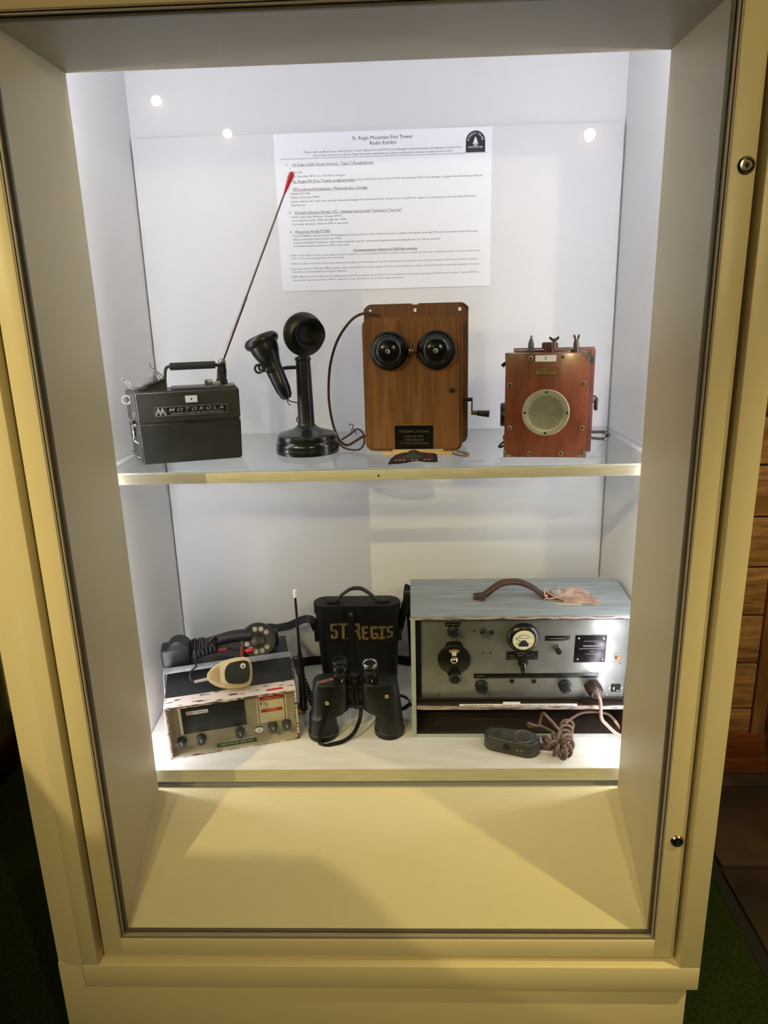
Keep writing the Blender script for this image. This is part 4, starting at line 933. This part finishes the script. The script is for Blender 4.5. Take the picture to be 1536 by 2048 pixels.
# ------------------------------------------------------------------ leather binocular case
def bino_case():
    t = thing('binocular_case', 'black leather binocular case hand painted with ochre lettering, behind the binoculars', 'case', (-.083, .3100, zfl(.310)), 0, TILT)
    CX = .0085
    def shell(z0, z1, hw0, hw1, y0, y1, r, mb, mi=0):
        b = bmesh.new(); rr = []
        for z, hw in ((z0, hw0), (z1, hw1)):
            ring = [b.verts.new((CX+x, y, z)) for x, y in rrect(-hw, hw, y0, y1, r, 8)]; rr.append(ring)
        n = len(rr[0])
        for i in range(n): b.faces.new((rr[0][i], rr[0][(i+1) % n], rr[1][(i+1) % n], rr[1][i]))
        b.faces.new(rr[0]); b.faces.new(rr[1])
        es = [e for e in b.edges if abs(e.verts[0].co.z-e.verts[1].co.z) < 1e-6]
        bmesh.ops.bevel(b, geom=es, offset=.002, segments=2, affect='EDGES'); mb.join(b, mi)
    m = MB(); shell(0, .242, .0985, .1090, 0, .052, .024, m); m.build('body', LEATHERB, t)
    m = MB(); shell(.2345, .2625, .1120, .1115, -.003, .055, .026, m); m.build('lid', LEATHERB, t)
    h = MB()
    h.tube([(-.085+.022, .026, .2645), (-.043, .026, .2660), (-.031, .026, .2800), (-.008, .026, .2960), (.009, .026, .2995), (.026, .026, .2960), (.048, .026, .2790), (.062, .026, .2660), (.083, .026, .2645)], .004, 0, sub=6, flat=(.0085, .0014), upv=(0, 0, 1))
    h.box(-.070, -.040, .014, .038, .2620, .2670, 0, .001).box(.060, .092, .014, .038, .2620, .2670, 0, .001)
    h.build('handle', LEATHERB, t)
    m = MB().box(-.0115, .0040, -.0062, -.0028, .212, .250, 0, .001).box(-.012, .0010, -.0020, .0, .10, .214, 0, .0005); m.build('closing_tab', LEATHERB, t)
    MB().lathe([(.0060, 0), (.0060, .001), (.0035, .0028), (0, .003)], 0, front(-.0038, -.0062, .2385), 18).build('snap', mat('dark_snap', (60, 60, 58), .3, .8), t)
    g = MB()
    def st(pts, w=.0055):
        for (x0, z0), (x1, z1) in zip(pts, pts[1:]):
            d = Vector((x1-x0, z1-z0)); L = d.length; a = math.atan2(d.y, d.x)
            g.box(-.001, L+.001, -.0006, .0004, -w/2, w/2, 0, M=T3(x0, -.0001, z0) @ Matrix.Rotation(-a, 4, 'Y'))
    st([(-.0440, .2095), (-.0575, .2085), (-.0585, .1925), (-.0455, .1905), (-.0460, .1715), (-.0580, .1700), (-.0580, .1790)])
    st([(-.0370, .2095), (-.0170, .2095)]); st([(-.0270, .209), (-.0285, .1680)], .007); g.box(-.0220, -.0175, -.0006, .0004, .1655, .1700)
    st([(.0035, .2090), (.0125, .2090), (.0130, .1930), (.0050, .1885)], .006); st([(.0095, .190), (.0150, .1660)], .0065)
    st([(.0350, .2000), (.0235, .1995), (.0235, .1675), (.0360, .1665)], .0065); st([(.0235, .184), (.0330, .1840)])
    st([(.0600, .1990), (.0450, .1990), (.0470, .1680), (.0610, .1680), (.0600, .1800), (.0530, .1800)], .0065)
    st([(.0640, .1995), (.0820, .1995)]); st([(.0730, .199), (.0720, .1680)], .0065); st([(.0640, .1670), (.0790, .1680)])
    st([(.1000, .2010), (.0885, .1995), (.0875, .1870), (.0985, .1850), (.0975, .1740), (.0850, .1700)], .0055)
    g.build('painted_lettering', mat('ochre_paint', (124, 100, 56), .6, 0, (84, 68, 38), 90), t)
    s = MB()
    s.tube([(-.1010, .027, .1800), (-.1060, .027, .1960), (-.114, .030, .2070), (-.130, .036, .2060), (-.150, .050, .1920), (-.180, .062, .1720), (-.215, .072, .1600), (-.245, .080, .1540), (-.270, .085, .10)], .004, 0, sub=6, flat=(.0105, .0014), upv=(.2, -1, .9))
    s.tube([(-.262, .095, .040), (-.200, .115, .020), (-.120, .135, .018), (.0, .142, .018), (.100, .135, .018), (.150, .125, .016)], .004, 0, sub=6, flat=(.0130, .0015), upv=(0, -1, .15))
    s.tube([(.1160, .040, .1700), (.1210, .036, .1950), (.1300, .030, .2300), (.1385, .030, .2620), (.1400, .034, .2850), (.1420, .052, .2850), (.1460, .072, .22), (.150, .10, .10), (.152, .12, .02)], .004, 0, sub=6, flat=(.0105, .0014), upv=(-.3, -1, .1))
    s.build('shoulder_strap', LEATHERB, t)
    k = MB().box(-.1060, -.0960, .014, .040, .150, .185, 0, .002).box(.1130, .1230, .014, .040, .150, .185, 0, .002); k.build('strap_loop', LEATHERB, t)
bino_case()

# ------------------------------------------------------------------ the big grey-blue wooden field radio
GREYBLUE = mat('weathered_blue_grey_paint', (150, 158, 160), .55, 0, (126, 134, 136), 16, (.6, 9, 9), bump=.35, bscale=40)
EDGE = mat('worn_edge', (196, 178, 170), .45, .2, (76, 54, 44), 60, (.5, 6, 6), .45, .6)
FRAME = mat('pale_grey_paint', (180, 188, 186), .5, 0, (162, 170, 168), 12)
DARKWOOD = mat('dark_inside_wood', (58, 46, 36), .7, 0, (40, 31, 25), 8, (.6, 6, 6))
PANEL = mat('brushed_panel', (150, 152, 152), .3, .5, (126, 128, 126), 9, (1, 1, 1), bump=.06, bscale=220)
KNOB = mat('radio_knob', (26, 27, 27), .38)
def field_radio():
    A = Vector((.0636, .1243, zfl(.1243)))
    t = thing('field_radio', 'large grey-blue wooden field radio with a metal control panel and leather handle', 'radio', A, -.43, TILT)
    W, H, D = .514, .330, .198
    s = MB()
    s.box(0, .0105, 0, D, 0, H-.006, 0, .001).box(W-.0105, W, 0, D, 0, H-.006, 0, .001).box(.0105, W-.0105, 0, D, 0, .0085, 0, .001).box(.0105, W-.0105, D-.008, D, .0085, H-.006, 2)
    s.prism([(0, .001), (W, .001), (W, D*.90), (W-.012, D), (0, D)], .0065, 1, T3(0, 0, H-.0065), .0015)
    s.box(.004, W-.004, .012, D-.01, .1005, .1010, 2)
    s.build('case', [FRAME, GREYBLUE, DARKWOOD], t)
    MB().box(-.002, W, -.0016, .0035, H-.0072, H-.0022, 0, .0008).box(.0115, W-.011, -.0008, .004, .0800, .0895, 0, .001).build('edge_trim', EDGE, t)
    MB().box(.0110, W-.0110, .002, D-.009, .0810, .0885, 0).box(.0110, .0235, .026, D-.01, .09, .318, 1).box(.0107, W-.0107, .0025, D-.0085, .0087, .0095, 0).box(.0107, .0115, .0025, D-.0085, .0095, .081, 0).box(W-.0115, W-.0107, .0025, D-.0085, .0095, .081, 0).build('partition', [DARKWOOD, mat('cavity_black', (14, 13, 12), .8)], t)
    P = MB().box(.0238, .5020, .0200, .0225, .0985, .3095, 0, .0006)
    P.build('front_panel', PANEL, t)
    FYP = .0200
    def screw(x, z, r=.0032, m=None):
        q = MB().lathe([(0, 0), (r, 0), (r*.8, .0013), (0, .0018)], 0, front(x, FYP, z), 16).box(-r*.8, r*.8, -.0019, -.0013, -.0003, .0003, 1, M=T3(x, FYP, z) @ Matrix.Rotation(R(35), 4, 'Y'))
        q.build('panel_screw', [m or STEEL, INK], t)
    for x, z in ((.0653, .1077), (.2639, .1068), (.4628, .1068), (.147, .2815)): screw(x, z)
    for x, z in ((.1680, .2235), (.1850, .2240)): screw(x, z, .0024, DKBRASS)
    # main tuning dial
    d = MB(); c = (.1005, .2085); q = front(c[0], FYP, c[1])
    d.lathe([(0, 0), (.0385, 0), (.0385, .0050), (.0360, .0065), (0, .0065)], 0, q, 60)
    d.prism([(c[0]-.021, c[1]+.032), (c[0]-.018, c[1]+.043), (c[0]-.010, c[1]+.0485), (c[0]+.010, c[1]+.0485), (c[0]+.018, c[1]+.043), (c[0]+.021, c[1]+.032)][::-1], .0050, 0, front(0, FYP, 0), .0015)
    d.prism([(c[0]-.020, c[1]-.030), (c[0]-.013, c[1]-.045), (c[0]+.0135, c[1]-.045), (c[0]+.020, c[1]-.030)], .0050, 0, front(0, FYP, 0), .0015)
    do = d.build('tuning_dial', mat('dial_black', (17, 18, 17), .33), t)
    wdw = [(c[0]+rr*math.sin(R(a)), c[1]+rr*math.cos(R(a))) for rr, rng in ((.029, range(-26, 27, 13)), (.021, range(26, -27, -13))) for a in rng]
    x = MB().prism(wdw, .0006, 0, front(0, FYP-.0064, 0)); x.box(c[0]-.005, c[0]+.005, FYP-.0078, FYP-.0064, c[1]+.0125, c[1]+.022, 1).text('IV', c[0]-.0025, c[1]+.0145, width=.005, height=.006, mi=2, M=T3(0, FYP-.0080, 0)).build('dial_window', [mat('window_ivory', (150, 134, 92), .4), PAPER, INK], do)
    MB().lathe([(0, .0065), (.0100, .0065), (.0098, .0085), (.0075, .0125), (.0035, .0150), (0, .0155)], 0, q, 30).build('dial_boss', mat('polished_nickel', (208, 200, 176), .18, 1), do)
    q2 = front(c[0]+.0015, FYP-.005, c[1]-.0610+.016)
    MB().lathe([(0, 0), (.0138, 0), (.0134, .0120), (.0118, .0140), (0, .0145)], 0, q2, 30).lathe([(0, .0), (.0060, 0), (.0060, .009), (0, .009)], 0, front(c[0]+.0015, FYP, c[1]-.0610+.004), 18).build('vernier_knob', KNOB, do)
    # black label plates with pale engraved marks
    def plate(x0, x1, z0, z1, marks=(), scr=(), name='label_plate'):
        p = MB().box(x0, x1, FYP-.0013, FYP, z0, z1, 0, .0003)
        for a in marks: p.box(a[0], a[1], FYP-.0016, FYP-.0012, a[2], a[3], 1)
        for a in scr: p.lathe([(0, 0), (.0017, 0), (.0010, .0010), (0, .0012)], 2, front(a[0], FYP-.0013, a[1]), 12)
        return p.build(name, [mat('label_black', (20, 20, 20), .3), mat('faded_engraving', (112, 110, 106), .5), STEEL], t)
    plate(.0789, .1152, .2947, .3061, [(.082, .090, .2995, .3012), (.0935, .1025, .2995, .3012), (.106, .109, .2995, .3012)], [(.1125, .3003)])
    plate(.2226, .2960, .2050, .2275, [(.245, .268, .222, .2235), (.227, .240, .2155, .217), (.249, .262, .2155, .217), (.27, .276, .2155, .217), (.230, .242, .2095, .2108)], [(.2265, .2240), (.283, .2190), (.2905, .2105)])
    plate(.3103, .3671, .2551, .2680, [(.3205, .3560, .2606, .2622)], [(.3165, .2610), (.3640, .2610)])
    plate(.1473, .4401, .1545, .1672, [(.158, .173, .1600, .1618)], [(.1535, .1610), (.305, .1610), (.4355, .1610)], 'long_label_plate')
    p = MB().box(.3798, .4513, FYP-.0016, FYP, .1970, .2690, 0, .0004)
    for a in ((.400, .432, .2530, .2545), (.425, .434, .2480, .2495), (.398, .440, .2395, .2428), (.390, .447, .2330, .2348), (.414, .424, .2255, .2270), (.404, .430, .2190, .2204)): p.box(a[0], a[1], FYP-.0019, FYP-.0015, a[2], a[3], 1)
    for a in ((.3875, .2605), (.4440, .2605), (.3875, .2050), (.4440, .2050)): p.lathe([(0, 0), (.0030, 0), (.0016, .0014), (0, .0016)], 2, front(a[0], FYP-.0016, a[1]), 14)
    p.build('maker_plate', [mat('maker_black', (40, 36, 42), .28, .7), mat('faded_engraving', (112, 110, 106), .5), CHROME], t)
    # meter
    mq = front(.2595, FYP, .2640)
    m = MB().lathe([(0, 0), (.0380, 0), (.0380, .004), (.0365, .0065), (.0330, .0105), (.0290, .0130), (.0262, .0135), (.0255, .0110), (0, .0110)], 0, mq, 60).build('meter', mat('meter_case', (24, 25, 25), .28), t)
    f = MB().lathe([(0, .0110), (.0255, .0110), (.0255, .0116), (0, .0116)], 0, mq, 48); YF = FYP-.0120
    for i in range(9):
        a = R(150-120*i/8); r0, r1 = .0175, .0200 if i % 2 else .0212
        f.box(r0, r1, -.0003, 0, -.0003, .0003, 1, M=T3(.2595, YF, .2600) @ Matrix.Rotation(-a, 4, 'Y'))
    f.box(.248, .271, YF-.0003, YF, .2680, .2690, 2)
    for r_ in (.0165,):
        f.tube([(.2595+r_*math.cos(R(a)), YF-.0001, .2600+r_*math.sin(R(a))) for a in range(30, 151, 12)], .00035, 1, sub=2, seg=5)
    f.tube([(.2595, YF-.001, .2560), (.2395, YF-.001, .2705)], .0006, 1, sub=1, seg=6)
    f.lathe([(0, 0), (.0080, 0), (.0080, .0012), (0, .0012)], 1, front(.2595, YF+.0004, .2555), 24).box(-.011, .011, -.0010, .0004, .0, .0085, 1, M=T3(.2595, YF, .2475)).lathe([(0, 0), (.0013, 0), (0, .001)], 1, front(.2440, YF, .2540), 8).lathe([(0, 0), (.0013, 0), (0, .001)], 1, front(.2750, YF, .2540), 8)
    f.build('meter_face', [mat('meter_paper', (238, 232, 206), .5), INK, GREYINK], m)
    # knobs, switches, jacks
    def round_knob(x, z, r, h, name='knob'):
        k = MB().lathe([(0, 0), (r, 0), (r*.97, h*.55), (r*.86, h*.62), (r*.84, h*.94), (r*.74, h), (0, h)], 0, front(x, FYP, z), 34)
        k.box(-r*.78, r*.78, -h-.003, -h+.002, -.0024, .0024, 0, .001, M=T3(x, FYP, z) @ Matrix.Rotation(R(18), 4, 'Y'))
        k.build(name, KNOB, t)
    round_knob(.0985, .2830, .0145, .015); round_knob(.1660, .1340, .0158, .017); round_knob(.3630, .1345, .0160, .017)
    k = MB().lathe([(0, 0), (.0120, 0), (.0115, .005), (0, .006)], 0, front(.2610, FYP, .1990), 26); k.box(-.0055, .0055, -.017, 0, -.020, .009, 0, .003, 3, M=T3(.2610, FYP, .1970)).box(-.0005, .0005, -.0174, -.016, -.002, .007, 1, M=T3(.2640, FYP, .1970)); k.build('pointer_knob', [KNOB, PAPER], t)
    MB().lathe([(0, 0), (.0068, 0), (.0068, .010), (.0055, .011), (0, .011)], 0, front(.1665, FYP, .2830), 22).lathe([(0, .003), (.0062, .003), (.0055, .0052), (.0032, .0052), (.0032, .004), (0, .004)], 1, front(.1685, FYP-.010, .2775), 18).build('jack', [KNOB, mat('jack_rim', (170, 164, 150), .3, .9)], t)
    for x, z in ((.1862, .2782), (.2377, .1465), (.2896, .1460)):
        MB().lathe([(.0032, .0006), (.0036, .0030), (.0058, .0026), (.0062, 0), (0, 0)], 0, front(x, FYP, z), 8 if x > .2 else 20).lathe([(0, .0003), (.0034, .0003), (.0034, .0008), (0, .0008)], 1, front(x, FYP, z), 16).build('jack', [mat('jack_brown', (86, 72, 56), .4, .7), INK], t)
    MB().lathe([(0, 0), (.0088, 0), (.0085, .004), (.0070, .006), (.0066, .010), (0, .010)], 0, front(.3385, FYP, .2372), 24).build('button_collar', STEEL, t)
    MB().lathe([(0, .008), (.0066, .008), (.0068, .020), (.0058, .0215), (0, .0215)], 0, front(.3395, FYP, .2360), 24).build('push_button', KNOB, t)
    k = MB().lathe([(0, 0), (.0080, 0), (.0072, .0025), (.0052, .003), (.0048, .006), (0, .006)], 0, front(.4815, FYP, .2085), 20); k.cyl((.4815, FYP-.005, .2085), (.4850, FYP-.014, .2010), .0022, .0032, 1, 12).box(-.0055, .0055, -.001, 0, -.013, .012, 2, M=T3(.4812, FYP, .2085)); k.build('toggle_switch', [mat('switch_brass', (150, 112, 84), .35, .8), CHROME, mat('switch_tag', (130, 122, 116), .5)], t)
    k = MB().box(.4720, .4930, FYP-.0016, FYP, .1155, .1365, 0, .0003).box(.4765, .4785, FYP-.0024, FYP-.001, .122, .129, 1).box(.4845, .4905, FYP-.0024, FYP-.001, .1185, .1205, 1); k.build('socket', [mat('socket_black', (16, 14, 14), .7, spec=.2), STEEL], t)
    for x in (.4670, .4975): screw(x, .1265, .0034)
    for x, z in ((.4095, .134), (.4475, .134)): screw(x, z, .0026)
    # carrying strap on top
    h = MB()
    h.tube([(.150, .0900, H+.0050), (.166, .0900, H+.0060), (.176, .0900, H+.0090), (.192, .0900, H+.0230), (.214, .0900, H+.0380), (.238, .0900, H+.0430), (.262, .0900, H+.0400), (.288, .0900, H+.0270), (.306, .0900, H+.0120), (.318, .0900, H+.0050), (.336, .0890, H+.0040)], .004, 0, sub=6, flat=(.0115, .0030), upv=(0, -.05, 1))
    for sy in (-.0095, .0095):
        n = 42
        pts = []
        for i in range(n):
            f_ = i/(n-1); x = .180+f_*.128
            z = H+.0445-.0345*abs((x-.240)/.066)**1.9 if True else 0
            h.box(x-.0009, x+.0009, .0898+sy-.0004, .0898+sy+.0004, z+.0005, z+.0021, 1)
    h.box(.160, .176, .0770, .1030, H+.0002, H+.0105, 0, .001).box(.1655, .1735, .0735, .078, H-.0004, H+.0040, 2, .0006)
    h.build('carrying_strap', [mat('brown_leather', (76, 50, 38), .5, 0, (58, 38, 29), 25, bump=.15, bscale=300), mat('pale_stitching', (170, 140, 112), .7), mat('strap_loop_metal', (120, 100, 84), .4, .7)], t)
    # paper labels on the ledge
    lb = MB().box(.1130, .3900, -.0004, .0004, .0890, .0958, 0); lb.text('Original St. Regis Radio  \u2014  Courtesy of Forest Ranger Captain Paul Hartmann, ret.', .1230, .0909, width=.258, height=.0032, mi=1, M=T3(0, -.0006, 0), bold=.03)
    o = lb.build('paper_label', [PAPER, INK], t); o['label'] = 'white printed paper strip on the ledge'
    lb = MB().box(.2160, .2565, .0010, .0018, .0890, .1005); lb.text('1', .2365, .0966, height=.0030, mi=1, M=T3(0, .0008, 0), align='C', bold=.03)
    o = lb.build('number_tag', [PAPER, INK], t); o['label'] = 'white paper number tag'
    return t
fr_ = field_radio()
def on_field(u, d, h): return Vector((.0636, .1243, zfl(.1243))) + Euler((TILT, 0, R(-.43)), 'ZYX').to_matrix() @ Vector((u, d, h))

# leather luggage tag lying on top of the field radio
def ltag():
    t = thing('leather_tag', 'worn tan leather tag with string, lying on the grey-blue field radio', 'tag', on_field(.3330, .082, .3302), -.43, TILT)
    pts = [(.000, -.010), (.018, -.020), (.060, -.028), (.096, -.034), (.106, -.033), (.106, -.026), (.1000, .004), (.0900, .030), (.080, .040), (.060, .044), (.030, .038), (.008, .016)]
    b = bmesh.new(); v = [b.verts.new((x, y, .0025+.010*max(0, 1-abs(x-.05)/.05)*(.3 if y < 0 else 1))) for x, y in pts]
    cc = b.verts.new((.055, .008, .016))
    for i in range(len(v)): b.faces.new((v[i], v[(i+1) % len(v)], cc))
    bmesh.ops.recalc_face_normals(b, faces=b.faces[:])
    r = bmesh.ops.extrude_face_region(b, geom=b.faces[:]); bmesh.ops.translate(b, vec=(0, 0, -.0022), verts=[q for q in r['geom'] if isinstance(q, bmesh.types.BMVert)])
    m = MB(); m.join(b, 0); m.build('leather_flap', mat('worn_tan_leather', (190, 162, 144), .55, 0, (138, 108, 90), 32, (1, 2, 2), .42, .62, bump=.2), t)
    MB().box(.004, .064, -.0012, .0012, 0, .0014, 0, M=T3(0, -.0225, .0002) @ Matrix.Rotation(R(-7), 4, 'Z')).build('paper_slip', mat('slip_cream', (222, 200, 156), .6), t)
    MB().sphere((.010, .014, .012), .011, 0, (1.3, 1, .85)).build('plastic_fluff', mat('grey_fluff', (150, 148, 150), .7, 0, (120, 114, 112), 40), t)
    s = MB(); s.tube([(.006, -.002, .008), (-.006, .006, .012), (-.012, .014, .018), (-.016, .006, .022), (-.018, -.006, .014), (-.010, -.010, .006), (.004, -.006, .006)], .0016, 0, sub=6)
    s.tube([(-.012, .0, .012), (-.014, -.010, .008), (-.020, -.012, .006)], .0014, 0, sub=4); s.build('string', mat('pink_string', (186, 150, 136), .8), t)
    s = MB()
    for k in range(6): s.tube([(.004+k*.003, -.006-k*.002, .004), (.010+k*.002, -.012-k*.0015, .006), (.016+k*.002, -.010-k*.002, .003)], .0010, 0, sub=3, seg=6)
    s.build('thong', mat('dark_thong', (34, 28, 26), .6), t)
ltag()

# ------------------------------------------------------------------ old hand microphone with its cloth cord in front of the field radio
def desk_mic():
    A = Vector((.2294, .0764, zfl(.0764)))
    t = thing('hand_microphone', 'grey-green two-grille hand microphone with a tangled brown cord, before the field radio', 'microphone', A, -16.8, TILT)
    MG = mat('grey_green_bakelite', (70, 70, 62), .5, 0, (54, 54, 48), 30, bump=.1)
    out = []
    for a in range(90, 271, 15): out.append((.0230+.0250*math.cos(R(a)), .0260+.0230*math.sin(R(a))))
    for a in range(-90, 91, 15): out.append((.0980+.0300*math.cos(R(a)), .0280+.0285*math.sin(R(a))))
    b = MB(); b.prism([(x, y) for x, y in out], .0385, 0, None, .0060, 3); b.build('body', MG, t)
    GR = mat('grille_steel', (128, 128, 124), .35, .8)
    g = MB(); q = T3(.0895, .0265, .0385)
    g.lathe([(0, 0), (.0240, 0), (.0240, .0012), (.0225, .0018), (.0205, .0010), (0, .0010)], 0, q, 44)
    for x, y in [(i*.0072+(j % 2)*.0036, j*.0064) for i in range(-3, 4) for j in range(-3, 4)]:
        if x*x+y*y < .0185**2: g.lathe([(0, .0010), (.0021, .0010), (.0021, .0013), (0, .0013)], 1, q @ T3(x, y, 0), 10)
    g.build('grille', [GR, INK], t)
    g = MB(); q = T3(.0300, .0225, .0385)
    g.lathe([(0, 0), (.0170, 0), (.0165, .0014), (.0145, .0014), (.0125, .0004), (0, .0004)], 0, q, 36)
    for i in range(7):
        x, y = (0, 0) if i == 0 else (.0075*math.cos(i*PI/3), .0075*math.sin(i*PI/3)); g.lathe([(0, .0004), (.0026, .0004), (.0026, .0008), (0, .0008)], 1, q @ T3(x, y, 0), 10)
    g.build('small_grille', [MG, INK], t)
    MB().lathe([(0, 0), (.0085, 0), (.0082, .0018), (.0066, .0026), (0, .0032)], 0, front(.0540, .0020, .0185), 24).build('talk_button', RUBBER, t)
    for x in (.0800, .0900): MB().lathe([(0, 0), (.0030, 0), (.0020, .0014), (0, .0016)], 0, front(x, .0008, .0175), 14).build('brass_screw', BRASS, t)
    # cord: pig-tailed bunch at the right, a loop behind, a run to the plug on the panel
    Mi = (Matrix.Translation(A) @ Euler((TILT, 0, R(-16.8)), 'ZYX').to_matrix().to_4x4()).inverted()
    def wl(x, y, z): return tuple(Mi @ Vector((x, y, z)))
    CORD = mat('brown_fabric_cord', (110, 88, 74), .7, 0, (92, 72, 60), 200)
    c = MB(); P = [wl(.357, .073, .062), wl(.366, .070, .060)]
    turns = 9; cen = Vector((.4010, .0660, .0675))
    pts = []
    for i in range(turns*10+1):
        f_ = i/(turns*10); th = -2.5+5.4*f_; a = 2*PI*i/10
        R1 = .0210+.004*math.sin(3*th); rc = .0140+.0015*math.sin(7*th)
        ctr = cen+Vector((R1*math.cos(th)*1.15, R1*math.sin(th)*1.15, .004*math.sin(2*th)))
        rad = Vector((math.cos(th), math.sin(th), 0))
        pts.append(wl(*(ctr+rad*rc*math.cos(a)+Vector((0, 0, rc*math.sin(a))))))
    c.tube(P+pts, .0040, 0, sub=2, seg=9)
    c.tube([wl(.4000, .082, .082), wl(.4150, .092, .078), wl(.405, .108, .090), wl(.385, .118, .110), wl(.3770, .125, .1150), wl(.3720, .125, .100), wl(.3660, .122, .0830), wl(.3500, .120, .0880), wl(.3420, .122, .0900), wl(.3460, .124, .0800), wl(.3650, .124, .0830), wl(.3850, .118, .0790), wl(.4050, .100, .074)], .0036, 0, sub=6, seg=9)
    for r_ in range(3):
        ring = [wl(.4270+.006*r_, .098+.008*r_+.004*math.sin(R(a)), .0820+.005*r_+.0120*math.sin(R(a))) if False else wl(.4250+.004*r_+.0145*math.cos(R(a)), .096+.010*r_+.004*math.sin(R(a)), .0730+.007*r_+.0120*math.sin(R(a))) for a in range(0, 360, 30)]
        c.tube(ring, .0036, 0, closed=True, sub=2, seg=9)
    c.tube([wl(.4280, .112, .096), wl(.4500, .128, .1020), wl(.4750, .138, .1080), wl(.5100, .150, .1020), wl(.5400, .156, .0920), wl(.5560, .150, .078)], .0034, 0, sub=6, seg=9)
    c.build('cord', CORD, t)
    p = MB(); base = Vector(on_field(.4262, .0205, .1330)); dirp = Vector((.22, -1, -.28)).normalized()
    q = dirp.to_track_quat('Z', 'Y').to_matrix().to_4x4(); q.translation = base; q = Mi @ q
    p.lathe([(0, 0), (.0175, 0), (.0185, .003), (.0185, .018), (.0170, .026), (.0140, .030), (0, .030)], 0, q, 36).lathe([(0, .029), (.0095, .029), (.0080, .034), (.0045, .038), (0, .038)], 1, q, 20)
    p.build('plug', [mat('maroon_phenolic', (50, 32, 30), .35), mat('plug_clamp', (112, 92, 82), .45, .4)], t)
    e = base+dirp*.036
    c = MB(); c.tube([wl(*e), wl(*(e+Vector((.004, -.006, -.012)))), wl(.5060, .092, .1220), wl(.5200, .094, .1020), wl(.5400, .098, .0800), wl(.5600, .104, .0640), wl(.570, .112, .0580), wl(.572, .128, .0580), wl(.566, .142, .0640), wl(.5560, .150, .078)], .0042, 0, sub=6, seg=9)
    o = c.build('plug_cord', mat('pink_cord', (164, 134, 122), .55), t); o['label'] = 'pinkish run of cord to the plug'
desk_mic()
